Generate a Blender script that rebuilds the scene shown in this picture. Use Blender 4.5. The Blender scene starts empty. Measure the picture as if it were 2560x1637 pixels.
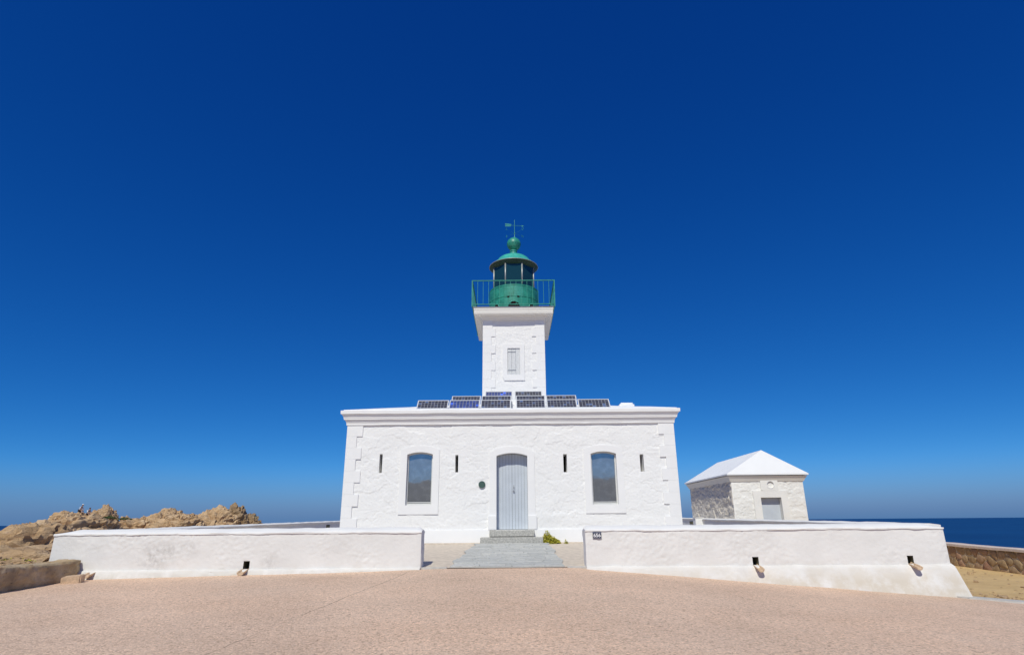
import bpy, bmesh, math, random
import numpy as np
from mathutils import Matrix, Vector

R = math.radians
scene = bpy.context.scene
C = scene.collection
random.seed(7)
rng = np.random.default_rng(7)

# ------------------------------------------------------------------ camera
# The eye is the origin; z = 0 is eye level, the forecourt lies about 1.1 to 1.6 m below it.
cam_d = bpy.data.cameras.new('camera')
cam_d.sensor_width = 36.0
cam_d.lens = 36.0 * 1488.0 / 2560.0
cam_d.clip_start = 0.1
cam_d.clip_end = 120000
cam = bpy.data.objects.new('camera', cam_d)
C.objects.link(cam)
cam.matrix_world = Matrix.Rotation(R(90 + 18.02), 4, 'X') @ Matrix.Rotation(R(-0.4675), 4, 'Z')
scene.camera = cam

# ------------------------------------------------------------------ sky, sun, exposure
SUN_EL, SUN_AZ = 49.0, 13.5            # azimuth: degrees to the left of straight behind the camera
world = bpy.data.worlds.new('World')
scene.world = world
world.use_nodes = True
wn = world.node_tree
for n in list(wn.nodes):
    wn.nodes.remove(n)
sky = wn.nodes.new('ShaderNodeTexSky')
sky.sky_type = 'NISHITA'
sky.sun_disc = False
sky.sun_elevation = R(SUN_EL)
sky.sun_rotation = R(180 + SUN_AZ)
sky.altitude = 5000
sky.air_density = 1.0
sky.dust_density = 0.0
sky.ozone_density = 10.0
# a very clear, deeply saturated sky: one response curve per channel, the same in every direction
sepc = wn.nodes.new('ShaderNodeSeparateColor')
comb = wn.nodes.new('ShaderNodeCombineColor')
wn.links.new(sky.outputs[0], sepc.inputs[0])
for ch, gam, gain in ((0, 2.09, 0.215), (1, 1.10, 0.70), (2, 0.70, 1.68)):
    pw_ = wn.nodes.new('ShaderNodeMath'); pw_.operation = 'POWER'; pw_.inputs[1].default_value = gam
    ml_ = wn.nodes.new('ShaderNodeMath'); ml_.operation = 'MULTIPLY'; ml_.inputs[1].default_value = gain
    wn.links.new(sepc.outputs[ch], pw_.inputs[0]); wn.links.new(pw_.outputs[0], ml_.inputs[0]); wn.links.new(ml_.outputs[0], comb.inputs[ch])
# low band of sea haze all round the horizon
wtc = wn.nodes.new('ShaderNodeTexCoord'); wsp = wn.nodes.new('ShaderNodeSeparateXYZ'); wmr = wn.nodes.new('ShaderNodeMapRange')
wmr.interpolation_type = 'SMOOTHSTEP'
wmr.inputs['From Min'].default_value = math.sin(R(5.2)); wmr.inputs['From Max'].default_value = -0.004
wmx = wn.nodes.new('ShaderNodeMix'); wmx.data_type = 'RGBA'
wmx.inputs[7].default_value = (0.93, 2.05, 4.1, 1)
wn.links.new(wtc.outputs['Generated'], wsp.inputs[0]); wn.links.new(wsp.outputs['Z'], wmr.inputs['Value'])
wn.links.new(wmr.outputs[0], wmx.inputs[0]); wn.links.new(comb.outputs[0], wmx.inputs[6])
bg = wn.nodes.new('ShaderNodeBackground')
bg.inputs['Strength'].default_value = 0.10
wo = wn.nodes.new('ShaderNodeOutputWorld')
wn.links.new(wmx.outputs[2], bg.inputs['Color'])
wn.links.new(bg.outputs[0], wo.inputs['Surface'])

sun_d = bpy.data.lights.new('sun', 'SUN')
sun_d.energy = 3.55
sun_d.angle = R(0.53)
sun_d.color = (1.0, 0.975, 0.85)
sun = bpy.data.objects.new('sun', sun_d)
C.objects.link(sun)
to_sun = Vector((-math.sin(R(SUN_AZ)) * math.cos(R(SUN_EL)), -math.cos(R(SUN_AZ)) * math.cos(R(SUN_EL)), math.sin(R(SUN_EL))))
sun.rotation_euler = to_sun.to_track_quat('Z', 'Y').to_euler()
sun.location = to_sun * 60

vs = scene.view_settings
vs.view_transform = 'Standard'
vs.look = 'None'
vs.gamma = 1.0
vs.use_curve_mapping = False
vs.exposure = 0.0

# ------------------------------------------------------------------ noise
_perm = np.arange(256)
np.random.default_rng(11).shuffle(_perm)
_perm = np.concatenate([_perm, _perm, _perm])
_g = np.random.default_rng(12).normal(size=(256, 3))
_g /= np.linalg.norm(_g, axis=1)[:, None]

def pnoise(P):
    P = np.asarray(P, float)
    i = np.floor(P).astype(int)
    f = P - i
    i &= 255
    u = f * f * f * (f * (f * 6 - 15) + 10)
    out = 0
    for dx in (0, 1):
        for dy in (0, 1):
            for dz in (0, 1):
                h = _perm[_perm[_perm[(i[:, 0] + dx) & 255] + ((i[:, 1] + dy) & 255)] + ((i[:, 2] + dz) & 255)]
                g = _g[h]
                d = g[:, 0] * (f[:, 0] - dx) + g[:, 1] * (f[:, 1] - dy) + g[:, 2] * (f[:, 2] - dz)
                w = (u[:, 0] if dx else 1 - u[:, 0]) * (u[:, 1] if dy else 1 - u[:, 1]) * (u[:, 2] if dz else 1 - u[:, 2])
                out = out + w * d
    return out * 1.5

def fbm(P, octv=4, lac=2.1, gain=0.5):
    P = np.asarray(P, float)
    a, s = 1.0, 0
    for k in range(octv):
        s = s + a * pnoise(P * (lac ** k) + 17.3 * k)
        a *= gain
    return s

def ridged(P, octv=4, lac=2.1, gain=0.5):
    P = np.asarray(P, float)
    a, s = 1.0, 0
    for k in range(octv):
        s = s + a * (1 - 2 * np.abs(pnoise(P * (lac ** k) + 9.1 * k)))
        a *= gain
    return s

def voro2(U, V, seed=0):
    """jittered-grid cells: distance to border, random height of the cell"""
    iu, iv = np.floor(U).astype(int), np.floor(V).astype(int)
    d1 = np.full(U.shape, 9.0); d2 = np.full(U.shape, 9.0); hid = np.zeros(U.shape)
    for a in (-1, 0, 1):
        for b in (-1, 0, 1):
            cu, cv = iu + a, iv + b
            h = _perm[(_perm[(cu + seed) & 255] + cv) & 255]
            h2 = _perm[(h + 91) & 255]
            h3 = _perm[(h2 + 37) & 255]
            d = np.hypot(cu + .15 + .7 * h / 255 - U, cv + .15 + .7 * h2 / 255 - V)
            closer = d < d1
            d2 = np.where(closer, d1, np.minimum(d2, d))
            hid = np.where(closer, h3 / 255.0, hid)
            d1 = np.where(closer, d, d1)
    return d2 - d1, hid

def sstep(a, b, x):
    t = np.clip((x - a) / (b - a), 0, 1)
    return t * t * (3 - 2 * t)

# ------------------------------------------------------------------ object helpers
def link(o, parent=None):
    C.objects.link(o)
    if parent is not None:
        o.parent = parent
    return o

def tag(o, label=None, cat=None, group=None, kind=None):
    if label: o['label'] = label
    if cat: o['category'] = cat
    if group: o['group'] = group
    if kind: o['kind'] = kind
    return o

def thing(name, label, cat, loc=(0, 0, 0), group=None):
    o = bpy.data.objects.new(name, None)
    o.empty_display_size = 0.2
    o.location = loc
    link(o)
    return tag(o, label, cat, group)

class MB:
    """collects shapes into one mesh"""
    def __init__(s):
        s.v, s.f, s.n = [], [], 0
    def add(s, verts, faces):
        verts = [tuple(map(float, q)) for q in verts]
        s.v.extend(verts)
        n = s.n
        s.f.extend([tuple(i + n for i in q) for q in faces])
        s.n += len(verts)
        return s
    def box(s, x0, x1, y0, y1, z0, z1, bev=0.0):
        if bev <= 0:
            s.add([(x0, y0, z0), (x1, y0, z0), (x1, y1, z0), (x0, y1, z0), (x0, y0, z1), (x1, y0, z1), (x1, y1, z1), (x0, y1, z1)],
                  [(0, 3, 2, 1), (4, 5, 6, 7), (0, 1, 5, 4), (1, 2, 6, 5), (2, 3, 7, 6), (3, 0, 4, 7)])
            return s
        bm = bmesh.new()
        bmesh.ops.create_cube(bm, size=1)
        for w in bm.verts:
            w.co = ((x0 + x1) / 2 + w.co.x * (x1 - x0), (y0 + y1) / 2 + w.co.y * (y1 - y0), (z0 + z1) / 2 + w.co.z * (z1 - z0))
        bmesh.ops.bevel(bm, geom=bm.edges[:], offset=bev, segments=1, affect='EDGES')
        s.bm(bm)
        return s
    def bm(s, bm):
        bm.verts.index_update()
        s.add([w.co[:] for w in bm.verts], [[w.index for w in q.verts] for q in bm.faces])
        bm.free()
    def tube(s, pts, rad, n=8):
        pts = [Vector(p) for p in pts]
        rings = []
        for i, p in enumerate(pts):
            t = (pts[min(i + 1, len(pts) - 1)] - pts[max(i - 1, 0)]).normalized()
            a = t.orthogonal().normalized(); b = t.cross(a)
            r = rad[i] if isinstance(rad, (list, tuple)) else rad
            rings.append([p + (a * math.cos(2 * math.pi * k / n) + b * math.sin(2 * math.pi * k / n)) * r for k in range(n)])
        verts = [q for r_ in rings for q in r_]
        faces = []
        for i in range(len(pts) - 1):
            for k in range(n):
                faces.append((i * n + k, i * n + (k + 1) % n, (i + 1) * n + (k + 1) % n, (i + 1) * n + k))
        faces.append(tuple(range(n))[::-1]); faces.append(tuple((len(pts) - 1) * n + k for k in range(n)))
        return s.add(verts, faces)
    def lathe(s, prof, cx, cy, n=48, a0=0.0):
        verts = [(cx + r * math.cos(a0 + 2 * math.pi * k / n), cy + r * math.sin(a0 + 2 * math.pi * k / n), z) for r, z in prof for k in range(n)]
        faces = []
        for i in range(len(prof) - 1):
            for k in range(n):
                faces.append((i * n + k, i * n + (k + 1) % n, (i + 1) * n + (k + 1) % n, (i + 1) * n + k))
        return s.add(verts, faces)
    def prism(s, poly, fn0, fn1):
        """poly: list of 2D points; fn0/fn1 turn a 2D point into the two 3D ends"""
        n = len(poly)
        return s.add([fn0(p) for p in poly] + [fn1(p) for p in poly],
                     [tuple(range(n))[::-1], tuple(range(n, 2 * n))] + [(k, (k + 1) % n, n + (k + 1) % n, n + k) for k in range(n)])
    def grid(s, P, mask=None):
        """P: array (nu, nv, 3); mask (nu-1, nv-1) True = keep"""
        nu, nv = P.shape[:2]
        idx = np.arange(nu * nv).reshape(nu, nv)
        q = np.stack([idx[:-1, :-1], idx[1:, :-1], idx[1:, 1:], idx[:-1, 1:]], -1)
        q = q[mask] if mask is not None else q.reshape(-1, 4)
        return s.add(P.reshape(-1, 3), q.tolist())
    def build(s, name, mat, parent=None, smooth=False, fix=True, sharp=None):
        me = bpy.data.meshes.new(name)
        me.from_pydata(s.v, [], s.f)
        if fix:
            b = bmesh.new(); b.from_mesh(me)
            bmesh.ops.recalc_face_normals(b, faces=b.faces[:])
            b.to_mesh(me); b.free()
        if smooth:
            me.polygons.foreach_set('use_smooth', [True] * len(me.polygons))
            if sharp is not None:
                me.set_sharp_from_angle(angle=R(sharp))
        me.materials.append(mat)
        me.update()
        return link(bpy.data.objects.new(name, me), parent)

def sweep_rect(prof, x0, x1, y0, y1, seg=None, jit=0.0, seed=0):
    """profile [(d, z)] swept round a rectangle, mitred; returns grid array (rings, points, 3) closed"""
    seg = seg or 1.0
    ns_ = [max(1, int(round((x1 - x0) / seg))), max(1, int(round((y1 - y0) / seg)))]
    out = []
    for j, (d, z) in enumerate(prof):
        cs = [(x0 - d, y0 - d), (x1 + d, y0 - d), (x1 + d, y1 + d), (x0 - d, y1 + d)]
        base = []
        for k in range(4):
            (ax, ay), (bx, by) = cs[k], cs[(k + 1) % 4]
            n = ns_[k % 2]
            base += [(ax + (bx - ax) * i / n, ay + (by - ay) * i / n) for i in range(n)]
        base = np.array(base + [base[0]])
        q = np.zeros((len(base), 3)); q[:, :2] = base; q[:, 2] = z
        if jit:
            for a_ in range(3):
                q[:, a_] += fbm(np.c_[base * 1.5, np.full(len(base), seed + 40 * a_ + z * 1.5)], 2) * jit * (.6 if a_ < 2 else 1)
            q[-1] = q[0]
        out.append(q)
    return np.array(out)

# ------------------------------------------------------------------ materials
def new_mat(name):
    m = bpy.data.materials.new(name)
    m.use_nodes = True
    return m, m.node_tree, m.node_tree.nodes['Principled BSDF']

def N(t, kind, **kw):
    n = t.nodes.new(kind)
    for k, v in kw.items():
        if k in n.inputs:
            n.inputs[k].default_value = v
        else:
            setattr(n, k, v)
    return n

def rgb(c): return (c[0], c[1], c[2], 1.0)

def ramp(t, src, stops):
    r = t.nodes.new('ShaderNodeValToRGB')
    e = r.color_ramp.elements
    while len(e) < len(stops): e.new(0.5)
    for k, (p, c) in enumerate(stops):
        e[k].position = p; e[k].color = rgb(c) if len(c) == 3 else c
    t.links.new(src, r.inputs[0])
    return r.outputs[0]

def tex(t, scale, detail=4, rough=0.55, vec=None, dist=0.0):
    n = N(t, 'ShaderNodeTexNoise', Scale=scale, Detail=detail, Roughness=rough, Distortion=dist)
    if vec is not None: t.links.new(vec, n.inputs['Vector'])
    return n.outputs['Fac']

def coords(t, scale=(1, 1, 1), rot=(0, 0, 0)):
    tc = t.nodes.new('ShaderNodeTexCoord')
    mp = t.nodes.new('ShaderNodeMapping')
    mp.inputs['Scale'].default_value = scale
    mp.inputs['Rotation'].default_value = rot
    geo = t.nodes.new('ShaderNodeNewGeometry')
    t.links.new(geo.outputs['Position'], mp.inputs['Vector'])
    return mp.outputs[0]

def mix(t, fac, a, b, mode='MIX'):
    m = t.nodes.new('ShaderNodeMix'); m.data_type = 'RGBA'; m.blend_type = mode
    for val, key in ((fac, 0), (a, 6), (b, 7)):
        if isinstance(val, (int, float)): m.inputs[key].default_value = val
        elif isinstance(val, (tuple, list)): m.inputs[key].default_value = rgb(val)
        else: t.links.new(val, m.inputs[key])
    return m.outputs[2]

def bump(t, bsdf, h, strength, dist, prev=None):
    b = N(t, 'ShaderNodeBump', Strength=strength, Distance=dist)
    t.links.new(h, b.inputs['Height'])
    if prev is not None: t.links.new(prev, b.inputs['Normal'])
    t.links.new(b.outputs[0], bsdf.inputs['Normal'])
    return b.outputs[0]

def m_plain(name, c, rough=0.6, var=0.12, scale=6, metal=0.0, spec=0.5, bmp=0.0, bscale=60):
    m, t, b = new_mat(name)
    v = coords(t)
    col = ramp(t, tex(t, scale, 5, vec=v), [(0.3, [x * (1 - var) for x in c]), (0.7, [min(1, x * (1 + var)) for x in c])])
    t.links.new(col, b.inputs['Base Color'])
    b.inputs['Roughness'].default_value = rough
    b.inputs['Metallic'].default_value = metal
    b.inputs['Specular IOR Level'].default_value = spec
    if bmp: bump(t, b, tex(t, bscale, 4, vec=v), 0.6, bmp)
    return m

def m_white(name, c=(0.80, 0.79, 0.775), var=0.03, fine=0.004, mid=0.006, stain=None, ground=None, cover=(.42, .62), streak=False, smudges=()):
    """limewash: nearly white, patchy, grainy; optional stain colour climbing from a given height"""
    m, t, b = new_mat(name)
    v = coords(t)
    col = ramp(t, tex(t, 1.3, 6, 0.6, v), [(0.3, [x * (1 - var) for x in c]), (0.7, [min(1, x * (1 + var * .6)) for x in c])])
    speck = ramp(t, tex(t, 9, 5, 0.7, v), [(0.60, (0, 0, 0)), (0.80, (1, 1, 1))])
    col = mix(t, 0.0, col, col)
    sc = N(t, 'ShaderNodeMath', operation='MULTIPLY'); t.links.new(speck, sc.inputs[0]); sc.inputs[1].default_value = 0.14
    col = mix(t, sc.outputs[0], col, [x * .72 for x in c])
    if stain:
        sep = t.nodes.new('ShaderNodeSeparateXYZ'); geo = t.nodes.new('ShaderNodeNewGeometry'); t.links.new(geo.outputs['Position'], sep.inputs[0])
        mr = N(t, 'ShaderNodeMapRange'); mr.inputs['From Min'].default_value = ground[0]; mr.inputs['From Max'].default_value = ground[1]
        mr.inputs['To Min'].default_value = 1; mr.inputs['To Max'].default_value = 0
        t.links.new(sep.outputs['Z'], mr.inputs['Value'])
        nz = ramp(t, tex(t, 2.2, 6, 0.65, v), [(cover[0], (0, 0, 0)), (cover[1], (1, 1, 1))])
        mu = N(t, 'ShaderNodeMath', operation='MULTIPLY'); t.links.new(mr.outputs[0], mu.inputs[0]); t.links.new(nz, mu.inputs[1])
        mu2 = N(t, 'ShaderNodeMath', operation='MULTIPLY'); t.links.new(mu.outputs[0], mu2.inputs[0]); mu2.inputs[1].default_value = 0.85
        col = mix(t, mu2.outputs[0], col, stain)
    for (px_, py_, pz_, rad_, st_) in smudges:            # scuffs and soot marks with a place of their own
        gp = t.nodes.new('ShaderNodeNewGeometry')
        dn = N(t, 'ShaderNodeVectorMath', operation='DISTANCE'); t.links.new(gp.outputs['Position'], dn.inputs[0]); dn.inputs[1].default_value = (px_, py_, pz_)
        m1 = N(t, 'ShaderNodeMapRange'); m1.inputs['From Min'].default_value = 0; m1.inputs['From Max'].default_value = rad_; m1.inputs['To Min'].default_value = st_; m1.inputs['To Max'].default_value = 0
        t.links.new(dn.outputs['Value'], m1.inputs['Value'])
        m2 = N(t, 'ShaderNodeMath', operation='MULTIPLY'); t.links.new(m1.outputs[0], m2.inputs[0]); t.links.new(ramp(t, tex(t, 6, 6, 0.65, v), [(0.38, (0, 0, 0)), (0.62, (1, 1, 1))]), m2.inputs[1])
        col = mix(t, m2.outputs[0], col, (0.36, 0.34, 0.32))
    t.links.new(col, b.inputs['Base Color'])
    b.inputs['Roughness'].default_value = 0.9
    b.inputs['Specular IOR Level'].default_value = 0.2
    n1 = bump(t, b, tex(t, 14, 5, 0.6, v), 0.8, mid)
    bump(t, b, tex(t, 55, 4, 0.6, v), 0.7, fine, n1)
    return m

M = {}
M['white'] = m_white('limewashed_rubble', (0.83, 0.825, 0.81))
M['smooth'] = m_white('smooth_white_render', (0.83, 0.825, 0.815), fine=0.0015, mid=0.0015)
M['wallwhite'] = m_white('boundary_limewash', (0.755, 0.745, 0.722), var=0.06, stain=(0.56, 0.47, 0.37), ground=(-1.75, -0.85), smudges=((-8.75, 15.5, -.75, .45, .75), (-8.35, 15.5, -.62, .35, .55), (-7.9, 15.5, -.55, .3, .45), (-5.95, 15.5, -.88, .3, .5)))
M['plinth'] = m_white('weathered_plinth_limewash', (0.715, 0.695, 0.665), var=0.08, stain=(0.58, 0.52, 0.43), ground=(-1.42, -0.98), cover=(.37, .58), streak=True)
M['plinth_left'] = m_white('patched_plinth_limewash', (0.74, 0.72, 0.69), var=0.10, stain=(0.56, 0.53, 0.47), ground=(-1.22, -0.98), cover=(.32, .52))
M['coping'] = m_white('coping_limewash', (0.775, 0.765, 0.745), var=0.04, fine=0.003, mid=0.003)
M['roof'] = m_white('white_roof_coating', (0.83, 0.835, 0.84), fine=0.002, mid=0.002)
M['cream'] = m_white('outbuilding_limewash', (0.81, 0.795, 0.755), var=0.06)
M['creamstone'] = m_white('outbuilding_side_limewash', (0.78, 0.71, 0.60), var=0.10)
M['soffit'] = m_white('soffit_limewash', (0.78, 0.755, 0.70), fine=0.002, mid=0.002)
M['door'] = m_plain('grey_blue_door_paint', (0.50, 0.545, 0.60), 0.55, 0.05, 3, bmp=0.001)
M['shutter'] = m_plain('weathered_grey_shutter', (0.64, 0.655, 0.66), 0.75, 0.12, 14, bmp=0.002)
M['winframe'] = m_plain('pale_window_paint', (0.62, 0.62, 0.60), 0.5, 0.06, 10)
M['green'] = m_plain('verdigris_green_paint', (0.030, 0.265, 0.190), 0.42, 0.28, 5, spec=0.5)
M['lightgreen'] = m_plain('pale_green_paint', (0.045, 0.31, 0.24), 0.45, 0.2, 8)
M['soffit_shade'] = m_plain('shade_darkened_green', (0.018, 0.060, 0.040), 0.5, 0.25, 12)  # roof green darkened: the shade under the eave is put into the colour
M['dome'] = m_plain('bright_turquoise_paint', (0.055, 0.43, 0.335), 0.38, 0.15, 6)
M['darkgreen'] = m_plain('dark_green_bronze', (0.05, 0.10, 0.085), 0.5, 0.2, 20)
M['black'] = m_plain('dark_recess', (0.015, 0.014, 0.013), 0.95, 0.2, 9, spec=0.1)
M['niche'] = m_plain('dark_mottled_recess', (0.16, 0.15, 0.10), 0.95, 0.35, 22, spec=0.1, bmp=0.004)  # dark mottled tone for drain openings and the oculus back
M['metal'] = m_plain('grey_metal', (0.33, 0.34, 0.35), 0.4, 0.1, 30, metal=0.7)
M['alu'] = m_plain('white_aluminium', (0.72, 0.73, 0.74), 0.4, 0.06, 20, metal=0.2)
M['mullion'] = m_plain('pale_bronze_mullion', (0.40, 0.42, 0.40), 0.45, 0.15, 14, metal=0.4)
M['step'] = m_plain('grey_granite_step', (0.43, 0.42, 0.385), 0.85, 0.30, 22, bmp=0.004)
M['apron'] = m_plain('beige_concrete', (0.58, 0.50, 0.41), 0.9, 0.13, 7, bmp=0.004)
M['spout'] = m_plain('tan_stone_spout', (0.55, 0.40, 0.27), 0.85, 0.22, 18, bmp=0.004)
M['kerb'] = m_plain('pale_concrete_kerb', (0.50, 0.48, 0.44), 0.9, 0.12, 9, bmp=0.004)
M['slatejoint'] = m_plain('path_mortar', (0.34, 0.34, 0.33), 0.95, 0.15, 12)
M['cap'] = m_plain('pink_stone_cap', (0.62, 0.52, 0.45), 0.9, 0.1, 8, bmp=0.004)
M['mortar'] = m_plain('sandy_mortar', (0.62, 0.50, 0.34), 0.95, 0.2, 14, bmp=0.006)
M['plate'] = m_plain('navy_enamel', (0.012, 0.018, 0.06), 0.3, 0.1, 20)
M['enamel'] = m_plain('white_enamel', (0.8, 0.8, 0.8), 0.35, 0.03, 20)
M['skin'] = m_plain('skin', (0.45, 0.27, 0.19), 0.6, 0.05, 10)
M['shirt'] = m_plain('pale_blue_shirt', (0.50, 0.62, 0.80), 0.9, 0.05, 10)
M['tee'] = m_plain('white_tee', (0.70, 0.70, 0.68), 0.9, 0.05, 10)
M['shorts'] = m_plain('dark_brown_shorts', (0.045, 0.032, 0.03), 0.9, 0.1, 10)
M['hair'] = m_plain('brown_hair', (0.07, 0.035, 0.02), 0.7, 0.1, 30)

def m_leaf(name, c1, c2):
    m, t, b = new_mat(name)
    oi = t.nodes.new('ShaderNodeNewGeometry')
    t.links.new(ramp(t, oi.outputs['Random Per Island'], [(0.0, c1), (1.0, c2)]), b.inputs['Base Color'])
    b.inputs['Roughness'].default_value = 0.6
    b.inputs['Subsurface Weight'].default_value = 0.0
    return m
M['leaf'] = m_leaf('yellow_green_leaf', (0.22, 0.23, 0.012), (0.52, 0.44, 0.03))
M['darkleaf'] = m_leaf('scrub_leaf', (0.03, 0.06, 0.015), (0.10, 0.13, 0.03))

def m_slate():
    m, t, b = new_mat('grey_slate_slab')
    v = coords(t, (1, 4, 1))
    g = t.nodes.new('ShaderNodeNewGeometry'); oi = t.nodes.new('ShaderNodeObjectInfo')
    c1 = ramp(t, oi.outputs['Random'], [(0, (0.46, 0.465, 0.45)), (0.5, (0.54, 0.545, 0.525)), (1, (0.65, 0.64, 0.60))])
    c2 = mix(t, ramp(t, tex(t, 8, 6, 0.7, v), [(0.35, (0, 0, 0)), (0.75, (1, 1, 1))]), c1, (0.36, 0.36, 0.335))
    t.links.new(c2, b.inputs['Base Color']); b.inputs['Roughness'].default_value = 0.8
    bump(t, b, tex(t, 12, 6, 0.65, v), 0.8, 0.012)
    return m
M['slate'] = m_slate()

def m_ground():
    m, t, b = new_mat('pink_aggregate_asphalt')
    v = coords(t)
    base = ramp(t, tex(t, 0.55, 5, 0.6, v), [(0.32, (0.73, 0.515, 0.375)), (0.68, (0.82, 0.595, 0.445))])
    # pebbles
    vo = N(t, 'ShaderNodeTexVoronoi', Scale=44.0); t.links.new(v, vo.inputs['Vector'])
    sep = t.nodes.new('ShaderNodeSeparateColor'); t.links.new(vo.outputs['Color'], sep.inputs[0])
    peb = ramp(t, sep.outputs[0], [(0.0, (0.62, 0.60, 0.57)), (0.35, (0.95, 0.95, 0.95)), (0.8, (1.0, 1.0, 1.0)), (1.0, (1.3, 1.28, 1.25))])
    col = mix(t, 0.85, base, peb, 'MULTIPLY')
    pit = ramp(t, tex(t, 17, 3, 0.55, v), [(0.575, (0, 0, 0)), (0.67, (.62, .62, .62))])
    lite = ramp(t, tex(t, 21, 3, 0.55, coords(t, (1, 1, 3))), [(0.60, (0, 0, 0)), (0.70, (.5, .5, .5))])
    col = mix(t, lite, col, (0.82, 0.68, 0.57))
    big = ramp(t, tex(t, 0.9, 4, 0.6, v), [(0.35, (0.45, 0.45, 0.45)), (0.65, (1.0, 1.0, 1.0))])
    pm = mix(t, 1.0, pit, big, 'MULTIPLY')
    col = mix(t, pm, col, (0.22, 0.155, 0.115))
    # two thin joints in the surfacing: one running back from the gate, one along the right wall
    big2 = ramp(t, tex(t, 0.22, 4, 0.55, v), [(0.36, (0.88, 0.89, 0.89)), (0.5, (0.95, 0.95, 0.94)), (0.64, (1.01, 0.995, 0.97))])
    col = mix(t, 1.0, col, big2, 'MULTIPLY')
    sx_ = t.nodes.new('ShaderNodeSeparateXYZ'); t.links.new(v, sx_.inputs[0])
    wob = tex(t, 1.7, 4, 0.6, v)
    for (kx, ky, c0, amp, wid, st_) in ((1.0, -0.126, -4.37, .10, .010, .65), (0.10, 1.0, 14.35, .12, .008, .35)):
        e1 = N(t, 'ShaderNodeMath', operation='MULTIPLY'); t.links.new(sx_.outputs['X'], e1.inputs[0]); e1.inputs[1].default_value = kx
        e2 = N(t, 'ShaderNodeMath', operation='MULTIPLY_ADD'); t.links.new(sx_.outputs['Y'], e2.inputs[0]); e2.inputs[1].default_value = ky; t.links.new(e1.outputs[0], e2.inputs[2])
        e3 = N(t, 'ShaderNodeMath', operation='MULTIPLY_ADD'); t.links.new(wob, e3.inputs[0]); e3.inputs[1].default_value = amp; t.links.new(e2.outputs[0], e3.inputs[2])
        e4 = N(t, 'ShaderNodeMath', operation='SUBTRACT'); t.links.new(e3.outputs[0], e4.inputs[0]); e4.inputs[1].default_value = c0 + amp * .5
        e5 = N(t, 'ShaderNodeMath', operation='ABSOLUTE'); t.links.new(e4.outputs[0], e5.inputs[0])
        e6 = N(t, 'ShaderNodeMapRange'); e6.inputs['From Min'].default_value = wid * .5; e6.inputs['From Max'].default_value = wid * 1.4; e6.inputs['To Min'].default_value = st_; e6.inputs['To Max'].default_value = 0
        t.links.new(e5.outputs[0], e6.inputs['Value'])
        g1 = N(t, 'ShaderNodeMath', operation='MULTIPLY'); t.links.new(e6.outputs[0], g1.inputs[0]); t.links.new(ramp(t, tex(t, 0.6, 3, 0.5, v), [(0.38, (0, 0, 0)), (0.52, (1, 1, 1))]), g1.inputs[1])
        col = mix(t, g1.outputs[0], col, (0.16, 0.115, 0.085))
    t.links.new(col, b.inputs['Base Color'])
    b.inputs['Roughness'].default_value = 0.92; b.inputs['Specular IOR Level'].default_value = 0.25
    n1 = bump(t, b, vo.outputs['Distance'], 0.6, -0.010)
    n2 = bump(t, b, tex(t, 30, 5, 0.7, v), 0.9, 0.014, n1)
    bump(t, b, tex(t, 3, 5, 0.6, v), 0.6, 0.03, n2)
    return m
M['plaza'] = m_ground()

def m_sand():
    m, t, b = new_mat('ochre_sandy_soil')
    v = coords(t)
    col = ramp(t, tex(t, 0.8, 7, 0.65, v), [(0.3, (0.62, 0.415, 0.18)), (0.7, (0.76, 0.53, 0.245))])
    col = mix(t, ramp(t, tex(t, 14, 5, 0.7, v), [(0.55, (0, 0, 0)), (0.75, (.6, .6, .6))]), col, (0.46, 0.31, 0.14))
    t.links.new(col, b.inputs['Base Color']); b.inputs['Roughness'].default_value = 0.95
    n1 = bump(t, b, tex(t, 3, 7, 0.7, v), 1.0, 0.12)
    bump(t, b, tex(t, 30, 5, 0.7, v), 0.8, 0.02, n1)
    return m
M['sand'] = m_sand()

def m_rock(name, tint=1.0):
    m, t, b = new_mat(name)
    v = coords(t)
    vs_ = coords(t, (0.35, 0.35, 1.4), (0, R(24), 0))
    c = ramp(t, tex(t, 0.9, 7, 0.62, v), [(0.25, (0.40 * tint, 0.25 * tint, 0.12 * tint)), (0.5, (0.57 * tint, 0.385 * tint, 0.215 * tint)), (0.75, (0.68 * tint, 0.51 * tint, 0.33 * tint))])
    c = mix(t, ramp(t, tex(t, 1.6, 6, 0.7, vs_), [(0.48, (0, 0, 0)), (0.72, (.6, .6, .6))]), c, (0.46 * tint, 0.35 * tint, 0.235 * tint))
    c = mix(t, ramp(t, tex(t, 6, 6, 0.7, v), [(0.62, (0, 0, 0)), (0.76, (.6, .6, .6))]), c, (0.20, 0.14, 0.085))
    c = mix(t, ramp(t, tex(t, 0.45, 5, 0.6, v), [(0.62, (0, 0, 0)), (0.74, (.4, .4, .4))]), c, (0.30, 0.27, 0.09))
    t.links.new(c, b.inputs['Base Color']); b.inputs['Roughness'].default_value = 0.9; b.inputs['Specular IOR Level'].default_value = 0.3
    n1 = bump(t, b, tex(t, 2.2, 8, 0.68, vs_), 1.0, 0.25)
    bump(t, b, tex(t, 11, 6, 0.7, v), 0.9, 0.05, n1)
    return m
M['rock'] = m_rock('tan_granite')
M['shaderock'] = m_rock('shade_darkened_granite', 0.62)  # same granite, darker: the dome's shaded side is put into its colour

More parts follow.
